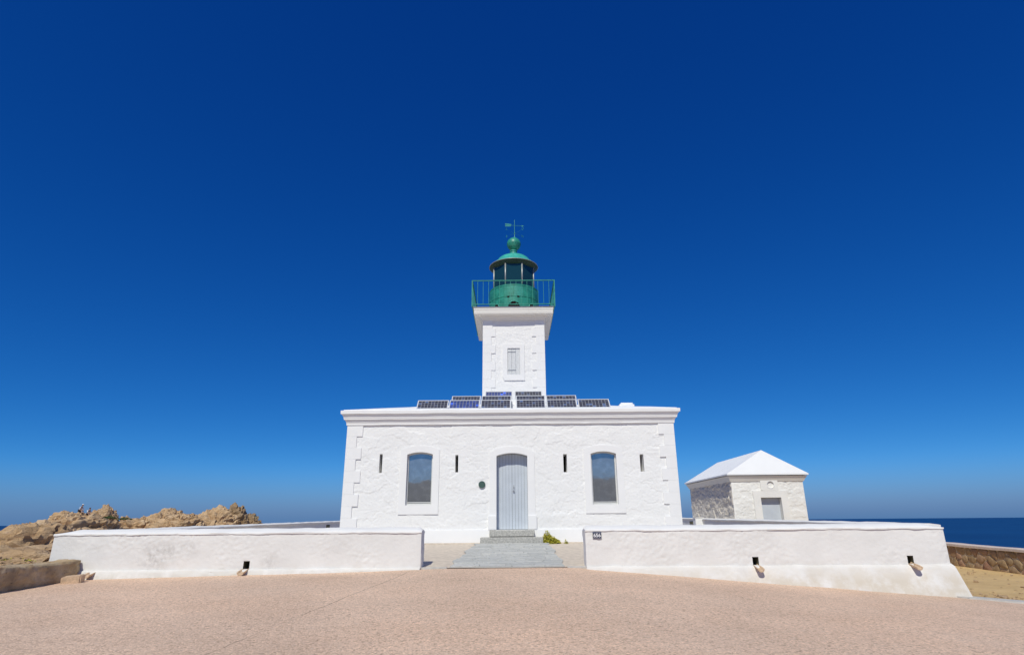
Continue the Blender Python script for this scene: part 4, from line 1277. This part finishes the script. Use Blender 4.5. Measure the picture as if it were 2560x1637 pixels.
def blob(c, rad, seed, sub=5, tilt=(0, 0, 0), planes=16, rough=1.0, strata=1.0, near=1.0):
    d, faces = ico(sub)
    r_ = np.random.default_rng(seed)
    n = r_.normal(size=(planes, 3)); n[:, 2] *= .8; n /= np.linalg.norm(n, axis=1)[:, None]
    off = r_.uniform(.62, .98, planes)
    dots = d @ n.T
    rr_ = np.where(dots > .05, off[None, :] / np.maximum(dots, .05), 4.0)
    k = 14.0
    rs = -np.log(np.exp(-k * np.minimum(rr_, 3)).sum(1) + math.exp(-k * 1.08)) / k
    P = d * rs[:, None] * np.array(rad)
    E = Matrix.Rotation(R(tilt[2]), 3, 'Z') @ Matrix.Rotation(R(tilt[1]), 3, 'Y') @ Matrix.Rotation(R(tilt[0]), 3, 'X')
    P = P @ np.array(E).T
    W = P + np.array(c)
    sz = min(rad[0], rad[2])
    nd = P / np.maximum(np.linalg.norm(P, axis=1), 1e-6)[:, None]
    f1 = 1.3 / sz * near
    a = R(-24)
    Q = np.c_[W[:, 0] * math.cos(a) - W[:, 2] * math.sin(a), W[:, 1], W[:, 0] * math.sin(a) + W[:, 2] * math.cos(a)]
    st = np.c_[Q[:, 0] * .38, Q[:, 1] * .38, Q[:, 2] * 1.7]
    ph = Q[:, 2] * 1.15 * near * (2.0 / max(sz, .8)) ** .5 + 1.1 * fbm(W * .55, 3) + .25 * fbm(W * 2.2, 2)
    saw = np.mod(ph, 1.0); saw = np.where(saw < .82, saw / .82, (1 - saw) / .18)
    ph2 = Q[:, 0] * .55 + Q[:, 1] * .5 + 1.3 * fbm(W * .4 + 5, 3)
    saw2 = np.mod(ph2, 1.0); saw2 = np.where(saw2 < .88, saw2 / .88, (1 - saw2) / .12)
    disp = .14 * sz * fbm(W * f1 * .7, 4) * rough + .075 * sz * strata * ridged(st * f1, 4, gain=.66) + .035 * sz * fbm(W * f1 * 5, 3) * rough
    disp = (disp + strata * min(sz, 2.2) * (.10 * saw + .07 * saw2 - .10)) / near ** .6
    # fractured blocks lying along the strata, two sizes
    wq = Q + .35 * np.c_[fbm(W * .8, 2), fbm(W * .8 + 9, 2), fbm(W * .8 + 21, 2)]
    for cell, am in ((1.0, 1.0), (.42, .42)):
        cs_ = cell * max(.75, sz / 2.0) / near ** .5
        d_, h_, t_ = voro3(wq / np.array([2.7, 2.0, .66]) / cs_, seed)
        disp = disp + cs_ * am * (.40 * (h_ - .5) + .22 * t_ - .30 * np.exp(-(d_ / .06) ** 2))
    cr = np.abs(pnoise(st * f1 * .9 + 40))
    disp -= .05 * sz * np.exp(-(cr / .045) ** 2) * strata
    return W + nd * disp[:, None], faces

def outcrop(name, label, blobs, mat='rock'):
    mb = MB()
    cx_ = np.mean([b_[0] for b_ in blobs], axis=0)
    t = None
    for b_ in blobs:
        mb.add(*blob(*b_[:3], **(b_[3] if len(b_) > 3 else {})))
    o = mb.build(name, M[mat], None, smooth=True, fix=False, sharp=30)
    return tag(o, label, 'rock')

def RP(s, zr, Y): return s * Y, zr * Y
# helper: a rock whose summit stands at (s*Y, Y, zr*Y); w, dpt half sizes, h half height
def K(s, zr, Y, w, dpt, h, seed, sub=5, tilt=(0, 0, 0), **kw):
    if Y > 76: h = h + .2; zr -= .0058
    return ((s * Y, Y, zr * Y - h * .86), (w, dpt, h), seed, dict(sub=sub, tilt=tilt, **kw))

outcrop('granite_outcrop', 'long tan granite slope rising behind the left end of the white wall', [
    K(-.80, -.030, 27, 5.0, 4.5, 2.0, 21, 6, (0, -10, 12), near=1.8),
    K(-.735, -.016, 31, 3.4, 4.0, 2.0, 22, 6, (0, -14, 0), near=1.8),
    K(-.88, -.042, 24, 4.0, 4, 1.8, 23, 6, (0, -6, 0), near=1.8),
    K(-.755, -.006, 38, 2.4, 4.0, 2.0, 24, 6, (0, -12, 10), near=1.6),
    K(-.740, .0055, 49, 2.0, 4.0, 2.2, 25, 6, (0, -14, 0), near=1.4),
    K(-.722, .0055, 62, 2.8, 4.0, 2.2, 30, 6, (0, -14, 0), near=1.2),
    K(-.70, -.004, 50, 4.2, 6.5, 2.2, 36, 6, (0, -10, 0), near=1.4),
    K(-.69, -.005, 42, 3.2, 3.5, 2.0, 29, 6, (0, -12, 0), near=1.6),
])
outcrop('rock_slab', 'low sloping granite slab just above the stone ledge', [
    K(-.765, -.0395, 20.0, 3.2, 3.0, .75, 26, 6, (6, -7, 0), rough=.8, near=1.5),
    K(-.83, -.050, 17.5, 2.2, 2.4, .6, 27, 5, (4, -5, 0), rough=.7),
    K(-.76, -.047, 17.2, 1.6, 1.3, .4, 28, 5, (4, -5, 0), rough=.7),
    ((-12.35, 14.2, -1.12), (1.6, 2.6, .42), 37, dict(sub=6, tilt=(3, -5, 0), rough=.7, near=1.5)),
    ((-12.5, 10.4, -1.15), (1.8, 2.8, .45), 38, dict(sub=5, tilt=(3, -5, 0), rough=.7, near=1.5)),
])
SEAT = outcrop('granite_outcrop', 'tan granite outcrop on which two people sit', [
    K(-.700, .0250, 86, 2.6, 3.0, 2.4, 31, 6, (0, -16, 0)),
    K(-.722, .0110, 84, 3.2, 3.0, 2.2, 32, 6, (0, -16, 0)),
    K(-.668, .0275, 88, 3.0, 3, 2.6, 33, 6, (0, -14, 0)),
    K(-.690, .0100, 80, 3.4, 3, 2.2, 34, 6, (0, -16, 0)),
    K(-.66, .0085, 78, 3.0, 3, 2.2, 35, 6, (0, -20, 0)),
])
outcrop('granite_peak', 'pointed boulder with a pale tip, right of the seated people', [
    K(-.648, .0315, 88, 1.55, 1.9, 1.9, 41, 6, (0, -24, 0)),
    K(-.658, .0250, 88, 1.7, 1.9, 1.9, 42, 6, (0, -24, 0)),
])
outcrop('granite_ridge', 'low jagged granite ridge between the pointed boulder and the dark dome', [
    K(-.617, .0168, 88, 1.1, 1.6, 1.2, 51, 6, (0, -16, 0)),
    K(-.590, .0172, 88, 1.9, 2, 1.6, 52, 6, (0, -18, 0)),
    K(-.553, .0245, 90, 2.4, 2.4, 2.2, 53, 6, (0, -20, 0)),
    K(-.572, .0160, 88, 2.4, 2.4, 2.0, 54, 6, (0, -16, 0)),
    K(-.530, .0185, 90, 1.7, 2, 1.6, 55, 6, (0, -10, 0)),
    K(-.512, .0205, 91, 1.0, 1.4, 1.2, 56, 6, (0, -16, 0)),
    K(-.60, .0075, 82, 4.6, 3.4, 1.8, 57, 6, (0, -8, 0)),
    K(-.56, .0085, 85, 5.6, 3.6, 2.0, 64, 6, (0, -8, 0)),
    K(-.515, .0085, 86, 5.0, 3.6, 2.0, 65, 6, (0, -8, 0)),
    K(-.545, .0095, 80, 3.8, 2.4, 1.8, 58, 6, (0, -8, 0)),
    K(-.495, .0080, 82, 3.0, 2.4, 1.8, 59, 6, (0, -6, 0)),
    K(-.455, .0060, 82, 3.4, 2.0, 1.2, 60, 6, (0, -6, 0)),
])
outcrop('granite_shoulder', 'tan granite shoulder leaning against the dark dome at the end of the ridge', [
    K(-.485, .0235, 91, 2.8, 2.8, 2.6, 62, 6, (0, -12, 0)),
    K(-.470, .0205, 90, 3.0, 2.8, 2.6, 66, 6, (0, -6, 0)),
])
outcrop('granite_dome', 'rounded granite dome, shade painted into its brown, at the right end of the ridge', [
    K(-.452, .0270, 93, 3.3, 3.4, 3.2, 61, 6, (0, 6, 0), rough=1.2),
    K(-.430, .0215, 93, 2.5, 2.8, 2.8, 63, 6, (0, 12, 0), rough=1.3),
], 'shaderock')
outcrop('small_rock', 'small lone rock just above the white wall, right of the dome', [K(-.388, .0045, 95, .75, .8, .7, 71, 5, (0, -10, 0))])
# loose block at the foot of the left wall
bm = bmesh.new(); bmesh.ops.create_cube(bm, size=1)
bmesh.ops.bevel(bm, geom=bm.edges[:], offset=.07, segments=2, affect='EDGES')
bmesh.ops.subdivide_edges(bm, edges=bm.edges[:], cuts=3, use_grid_fill=True)
for v_ in bm.verts:
    q = Vector((v_.co.x * .40, v_.co.y * .26, v_.co.z * .17))
    q.x += .06 * q.z; nz_ = fbm(np.array([[q.x * 6, q.y * 6, q.z * 6 + 3]]), 3)[0] * .03
    v_.co = q * (1 + nz_)
mb = MB(); mb.bm(bm)
o = mb.build('stone_block', M['spout'], None, smooth=True, sharp=35)
o.location = (-10.12, 14.75, float(plaza_z(-10.1, 14.7)) + .075); o.rotation_euler = (R(4), R(-5), R(14))
tag(o, 'loose tan stone block lying at the end of the stone ledge', 'stone')

# greenery in the rock clefts
bush('scrub_patch', 'green scrub in the cleft below the pointed boulder', (-.647 * 82, 82, .0095 * 82), (.9, .5, .38), 300, M['darkleaf'], .09, 8)
bush('scrub_patch', 'dark green scrub at the foot of the pointed boulder', (-.622 * 82, 82, .0075 * 82), (1.0, .5, .32), 300, M['darkleaf'], .09, 9)
bush('moss_strip', 'yellow-green strip of plants between the ledge and the rock slab', (-11.7, 14.9, -.80), (.45, .35, .08), 260, M['leaf'], .022, 10)

# ================================================================== right-hand parapet of rubble stone
par = thing('stone_parapet', 'brown rubble parapet with a pale cap, in front of the sea at the right', 'wall', (19.3, 26, -2.0))
A = np.array([19.55, 19.6]); B = np.array([18.31, 36.5])       # foot line, near to far
Lp = np.linalg.norm(B - A); dv = (B - A) / Lp; nv_ = np.array([-dv[1], dv[0]])   # nv_ points to the left (towards the forecourt)
def pw(u, w, z):
    y = A[1] + dv[1] * u + nv_[1] * w
    return (A[0] + dv[0] * u + nv_[0] * w, y, z + .0294 * (y - 26.0))
ZP0, ZP1 = -2.10, -1.215
mb = MB()
mb.add([pw(0, 0, ZP0), pw(Lp, 0, ZP0), pw(Lp, 0, ZP1), pw(0, 0, ZP1), pw(0, -.4, ZP0), pw(Lp, -.4, ZP0), pw(Lp, -.4, ZP1), pw(0, -.4, ZP1)], [(0, 1, 2, 3), (4, 7, 6, 5), (0, 3, 7, 4), (1, 5, 6, 2), (3, 2, 6, 7)])
part(mb, 'mortar_core', M['mortar'], par)
n = 40; P = np.zeros((n, 6, 3))
for i, u in enumerate(np.linspace(-.05, Lp + .05, n)):
    wz = .012 * math.sin(u * 1.7) + .008 * math.sin(u * 4.1)
    for j, (w, z) in enumerate(((.09, ZP1 + .002), (.10, ZP1 + .012), (.10, -1.115), (.085, -1.10), (-.47, -1.10), (-.49, ZP1 + .002))):
        P[i, j] = pw(u, w + wz * .5, z + wz * .5)
mb = MB(); mb.grid(P); part(mb, 'parapet_cap', M['cap'], par, smooth=True, sharp=40)
def clip_poly(poly, px, py, nx, ny):
    out = []
    for k in range(len(poly)):
        a, b_ = poly[k], poly[(k + 1) % len(poly)]
        da = (a[0] - px) * nx + (a[1] - py) * ny; db = (b_[0] - px) * nx + (b_[1] - py) * ny
        if da <= 0: out.append(a)
        if (da < 0 < db) or (db < 0 < da):
            t = da / (da - db); out.append((a[0] + (b_[0] - a[0]) * t, a[1] + (b_[1] - a[1]) * t))
    return out
U0, U1 = 2.6, 14.5
seeds = []
r_ = random.Random(3)
nu_, nv2 = int((U1 - U0) / .42), 3
for i in range(nu_):
    for j in range(nv2):
        seeds.append((U0 + (i + .5 * (j % 2) + r_.uniform(.1, .9)) * (U1 - U0) / nu_, ZP0 + (j + r_.uniform(.15, .85)) * (ZP1 - ZP0) / nv2))
for k, (su, sv) in enumerate(seeds):
    poly = [(su - .6, ZP0 + .02), (su + .6, ZP0 + .02), (su + .6, ZP1 - .012), (su - .6, ZP1 - .012)]
    for m2, (tu, tv) in enumerate(seeds):
        if m2 == k or abs(tu - su) > 1.3: continue
        d = math.hypot(tu - su, tv - sv)
        nx_, ny_ = (tu - su) / d, (tv - sv) / d
        poly = clip_poly(poly, (su + tu) / 2 - nx_ * .017, (sv + tv) / 2 - ny_ * .017, nx_, ny_)
        if len(poly) < 3: break
    if len(poly) < 3: continue
    cu_, cv_ = sum(p_[0] for p_ in poly) / len(poly), sum(p_[1] for p_ in poly) / len(poly)
    # soften corners
    rp = []
    for q in range(len(poly)):
        a, b_ = poly[q], poly[(q + 1) % len(poly)]
        for f_ in (.2, .8): rp.append((a[0] + (b_[0] - a[0]) * f_, a[1] + (b_[1] - a[1]) * f_))
    hgt = r_.uniform(.02, .045); n = len(rp)
    V, Fc = [], []
    for s_, h_ in ((1.0, -.02), (.98, hgt * .7), (.88, hgt)):
        V += [pw(cu_ + (p_[0] - cu_) * s_, h_ + (r_.uniform(-.008, .008) if s_ < .9 else 0), cv_ + (p_[1] - cv_) * s_) for p_ in rp]
    V.append(pw(cu_, hgt * 1.08, cv_))
    for l_ in range(2):
        for q in range(n): Fc.append((l_ * n + q, l_ * n + (q + 1) % n, (l_ + 1) * n + (q + 1) % n, (l_ + 1) * n + q))
    for q in range(n): Fc.append((2 * n + q, 2 * n + (q + 1) % n, 3 * n))
    mb = MB(); mb.add(V, Fc); part(mb, 'stone', M['rubble'], par, smooth=True, sharp=50)

# ================================================================== outbuilding
OF, OB, OX0, OX1, OZ0, OZ1 = 31.0, 38.3, 10.98, 14.60, -1.2, 1.90
ob = thing('outbuilding', 'small white outbuilding with a pale hipped roof and grey door', 'building', (12.8, 34.6, -1.2))
def opanel(nm, mat, ax, ay, bx, by, nrm, amp, seed, res, hole=None, z1=OZ1):
    L = math.hypot(bx - ax, by - ay)
    U, V = np.meshgrid(np.linspace(0, L, int(L / res) + 1), np.linspace(OZ0, z1, int((z1 - OZ0) / res) + 1), indexing='ij')
    D = rubble(U * 1.5, V * 1.5, seed, amp) * fade_edges(U, V, .08, 'lr')
    keep = None
    if hole is not None:
        uc = (U[:-1, :-1] + U[1:, 1:]) / 2; vc = (V[:-1, :-1] + V[1:, 1:]) / 2
        keep = ~((uc > hole[0]) & (uc < hole[1]) & (vc < hole[2]))
    mb = MB(); mb.grid(np.stack([ax + (bx - ax) * U / L + nrm[0] * D, ay + (by - ay) * U / L + nrm[1] * D, V], -1), keep)
    return part(mb, nm, M[mat], ob, smooth=True)
DX0, DX1, DZ = 12.36, 13.38, 1.035
opanel('front_wall', 'cream', OX0, OF, OX1, OF, (0, -1), 1.3, 41, .035, (DX0 - OX0 - .1, DX1 - OX0 + .1, DZ + .1))
opanel('side_wall', 'creamstone', OX0, OB, OX0, OF, (-1, 0), 3.3, 45, .035)
opanel('side_wall', 'cream', OX1, OF, OX1, OB, (1, 0), 2.0, 47, .1)
opanel('rear_wall', 'cream', OX1, OB, OX0, OB, (0, 1), 2.0, 49, .1)
# door surround, lintel slab with the round opening
mb = MB()
o_ = [(DX0 - .36, OZ0), (DX1 + .33, OZ0), (DX1 + .33, 1.36), (DX0 - .36, 1.36)]; i_ = [(DX0, OZ0), (DX1, OZ0), (DX1, DZ), (DX0, DZ)]
ring(mb, o_, i_, OF - .07, OF + .05, OF + .30)
od = part(mb, 'door', M['cream'], ob)
mb = MB(); mb.box(DX0 + .002, DX1 - .002, OF + .22, OF + .28, OZ0, DZ - .002, .006); part(mb, 'door_leaf', M['door'], od)
ocx, ocz = 12.93, 1.66
sq = [(12.43, 1.365), (13.30, 1.365), (13.30, 1.90), (12.43, 1.90)]
nseg = 32; Vq, Fq = [], []
outer_pts = []
for k in range(nseg):
    a = 2 * math.pi * (k + .5) / nseg; c, s = math.cos(a), math.sin(a)
    t_ = min(((13.30 - ocx) if c > 0 else (ocx - 12.43)) / max(abs(c), 1e-6), ((1.90 - ocz) if s > 0 else (ocz - 1.365)) / max(abs(s), 1e-6))
    outer_pts.append((ocx + c * t_, ocz + s * t_))
inner_pts = [(ocx + .165 * math.cos(2 * math.pi * (k + .5) / nseg), ocz + .165 * math.sin(2 * math.pi * (k + .5) / nseg)) for k in range(nseg)]
mb = MB(); ring(mb, outer_pts, inner_pts, OF - .065, OF + .0, OF + .25)
oc_ = part(mb, 'oculus', M['cream'], ob)
mb = MB(); mb.add([(x, OF + .245, z) for x, z in inner_pts], [tuple(range(nseg))]); part(mb, 'oculus_back', M['niche'], oc_)
mb = MB(); mb.add([(x, OF - .075, z) for x, z in [(ocx + .20 * math.cos(2 * math.pi * (k + .5) / nseg), ocz + .20 * math.sin(2 * math.pi * (k + .5) / nseg)) for k in range(nseg)]] + [(x, OF - .075, z) for x, z in inner_pts], [(k, (k + 1) % nseg, nseg + (k + 1) % nseg, nseg + k) for k in range(nseg)])
part(mb, 'oculus_rim', M['smooth'], oc_)
# cornice + roof
pr = sweep_rect([(0, 1.80), (.05, 1.83), (.08, 1.90), (.14, 2.0), (.17, 2.05), (.20, 2.08), (.20, 2.085)], OX0, OX1, OF, OB, .25, .006, 61)
mb = MB(); mb.grid(pr); part(mb, 'eaves_cornice', M['soffit'], ob, smooth=True, sharp=35)
ex0, ex1, ey0, ey1, ez = OX0 - .24, OX1 + .24, OF - .25, OB + .25, 2.12
mb = MB(); xm = (ex0 + ex1) / 2
V = [(ex0, ey0, ez), (ex1, ey0, ez), (ex1, ey1, ez), (ex0, ey1, ez), (ex0, ey0, ez + .065), (ex1, ey0, ez + .065), (ex1, ey1, ez + .065), (ex0, ey1, ez + .065), (xm, ey0 + .42, 3.39), (xm, ey1 - .42, 3.39)]
mb.add(V, [(0, 3, 2, 1), (0, 1, 5, 4), (1, 2, 6, 5), (2, 3, 7, 6), (3, 0, 4, 7), (4, 5, 8), (5, 6, 9, 8), (6, 7, 9), (7, 4, 8, 9)])
orf = part(mb, 'roof', M['roof'], ob)
# shallow roofing joints on the long slope
for k in range(1, 9):
    y = ey0 + .42 + (ey1 - ey0 - .84) * k / 9
    a = Vector((ex0, y, ez + .068)); b_ = Vector((xm, y, 3.393))
    mb = MB(); mb.tube([tuple(a), tuple(b_)], .007, 4); part(mb, 'roof_joint', M['roof'], orf)

# ================================================================== two people far off on the rocks
def skin_mesh(name, joints, edges, mat, parent, root=0):
    me = bpy.data.meshes.new(name)
    me.from_pydata([j[0] for j in joints], edges, [])
    o = bpy.data.objects.new(name, me); C.objects.link(o); o.parent = parent
    sk = o.modifiers.new('skin', 'SKIN'); sk.use_smooth_shade = True
    for k, j in enumerate(joints):
        v = me.skin_vertices[0].data[k]; v.radius = (j[1], j[1]); v.use_root = (k == root)
    sb = o.modifiers.new('sub', 'SUBSURF'); sb.levels = 1; sb.render_levels = 1
    me.materials.append(mat)
    return o

def sitter(label, loc, rz_, shirt, hair_mat, cap_mat, hunch):
    t = thing('person', label, 'person', loc); t.rotation_euler = (0, 0, rz_)
    # local: faces +x, hips at origin, seated
    h = hunch
    J = [((0, 0, .10), .13), ((.05 + h * .1, 0, .32), .13), ((.12 + h * .2, 0, .52), .14), ((.17 + h * .28, 0, .62), .06), ((.21 + h * .32, 0, .76), .09), ((.22 + h * .33, 0, .84), .085),
         ((.10 + h * .2, .19, .52), .06), ((.20 + h * .2, .24, .30), .045), ((.42 + h * .2, .16, .30), .035), ((.50 + h * .2, .13, .31), .03),
         ((.10 + h * .2, -.19, .52), .06), ((.20 + h * .2, -.24, .30), .045), ((.42 + h * .2, -.16, .30), .035), ((.50 + h * .2, -.13, .31), .03),
         ((.05, .10, .08), .10), ((.42, .14, .16), .075), ((.52, .14, -.22), .05), ((.64, .14, -.27), .035),
         ((.05, -.10, .08), .10), ((.42, -.14, .16), .075), ((.52, -.14, -.22), .05), ((.64, -.14, -.27), .035),
         ((.30 + h * .33, 0, .78), .03)]
    E = [(0, 1), (1, 2), (2, 3), (3, 4), (4, 5), (2, 6), (6, 7), (7, 8), (8, 9), (2, 10), (10, 11), (11, 12), (12, 13), (0, 14), (14, 15), (15, 16), (16, 17), (0, 18), (18, 19), (19, 20), (20, 21), (4, 22)]
    # five short fingers on each hand
    for wrist, sgn in ((9, 1), (13, -1)):
        p0 = Vector(J[wrist][0])
        for q in range(5):
            J.append((tuple(p0 + Vector((.07 if q else .03, sgn * (-.03 + .016 * q), .0 if q else -.02))), .009)); E.append((wrist, len(J) - 1))
    skin_mesh('body', J, E, M['skin'], t)
    sj = [((0, 0, .08), .155), ((.05 + h * .1, 0, .32), .155), ((.12 + h * .2, 0, .53), .16), ((.10 + h * .2, .19, .52), .08), ((.18 + h * .2, .24, .34), .065), ((.10 + h * .2, -.19, .52), .08), ((.18 + h * .2, -.24, .34), .065)]
    skin_mesh('shirt', sj, [(0, 1), (1, 2), (2, 3), (3, 4), (2, 5), (5, 6)], shirt, t)
    tj = [((0, 0, .06), .15), ((.05, .10, .08), .12), ((.40, .14, .16), .095), ((.05, -.10, .08), .12), ((.40, -.14, .16), .095)]
    skin_mesh('shorts', tj, [(0, 1), (1, 2), (0, 3), (3, 4)], M['shorts'], t)
    hx = .20 + h * .32
    m_ = MB(); m_.lathe([(.001, .93), (.06, .92), (.10, .87), (.105, .80), (.09, .75)], 0, 0, 14)
    o = m_.build('hair', hair_mat, t, True); o.location = (hx - .015, 0, 0)
    if cap_mat:
        m_ = MB(); m_.lathe([(.001, .945), (.07, .935), (.112, .88), (.115, .845)], 0, 0, 14); m_.box(.05, .21, -.07, .07, .842, .852)
        o = m_.build('cap', cap_mat, t, True); o.location = (hx, 0, 0)
    for sg in (1, -1):
        m_ = MB(); m_.box(.50, .76, sg * .14 - .05, sg * .14 + .05, -.33, -.24, .025); m_.build('shoe', M['hair'], t, True)
    return t
bpy.context.view_layer.update()
def rock_top(x, y):
    ok, loc, _, _ = SEAT.ray_cast((x, y, 30), (0, 0, -1))
    return loc.z if ok else 1.0
def seat_at(sl, want):
    """nearest spot on the outcrop along one bearing whose top stands at least `want` high per metre away, else its highest"""
    best = (-9, 85.0, 1.0)
    for k in range(160):
        y = 77 + k * .09
        z = rock_top(sl * y, y)
        if z / y > best[0]: best = (z / y, y, z)
        if z / y >= want: break
    return sl * best[1], best[1], best[2] + .06
sitter('person in pale blue shirt and white cap sitting hunched on the rock top', seat_at(-.6985, .0195), R(-8), M['shirt'], M['hair'], M['enamel'], .6)
sitter('person with brown hair and white top sitting lower on the rocks', seat_at(-.6840, .0125), R(-18), M['tee'], M['hair'], None, .2)

# ================================================================== scattered loose stones on the sandy ground
r_ = random.Random(21)
mb = MB()
d0, f0 = ico(1)
for k in range(420):
    x = r_.uniform(11.0, 18.8); y0_ = 15.42 - (x - 10.4) * .11
    y = y0_ + .25 + r_.random() ** 1.5 * 14
    V_ = (y - y0_) / (46 - y0_)
    z = float(plaza_z(x, y0_)) * (1 - float(sstep(0, .35, V_))) + (-2.02 + .0294 * (y - 26) * float(sstep(15, 19, x))) * float(sstep(0, .35, V_)) + .02
    s_ = r_.uniform(.015, .05) * (1.6 if r_.random() < .1 else 1)
    q = d0 * np.array([s_ * r_.uniform(.8, 1.4), s_ * r_.uniform(.8, 1.4), s_ * .6]) * (1 + .25 * np.sin(d0 * 9 + k)) + np.array([x, y, z + s_ * .2])
    mb.add(q, f0)
tag(mb.build('loose_stones', M['rock'], None, smooth=False, fix=False), 'loose small stones scattered over the sandy ground', kind='stuff')
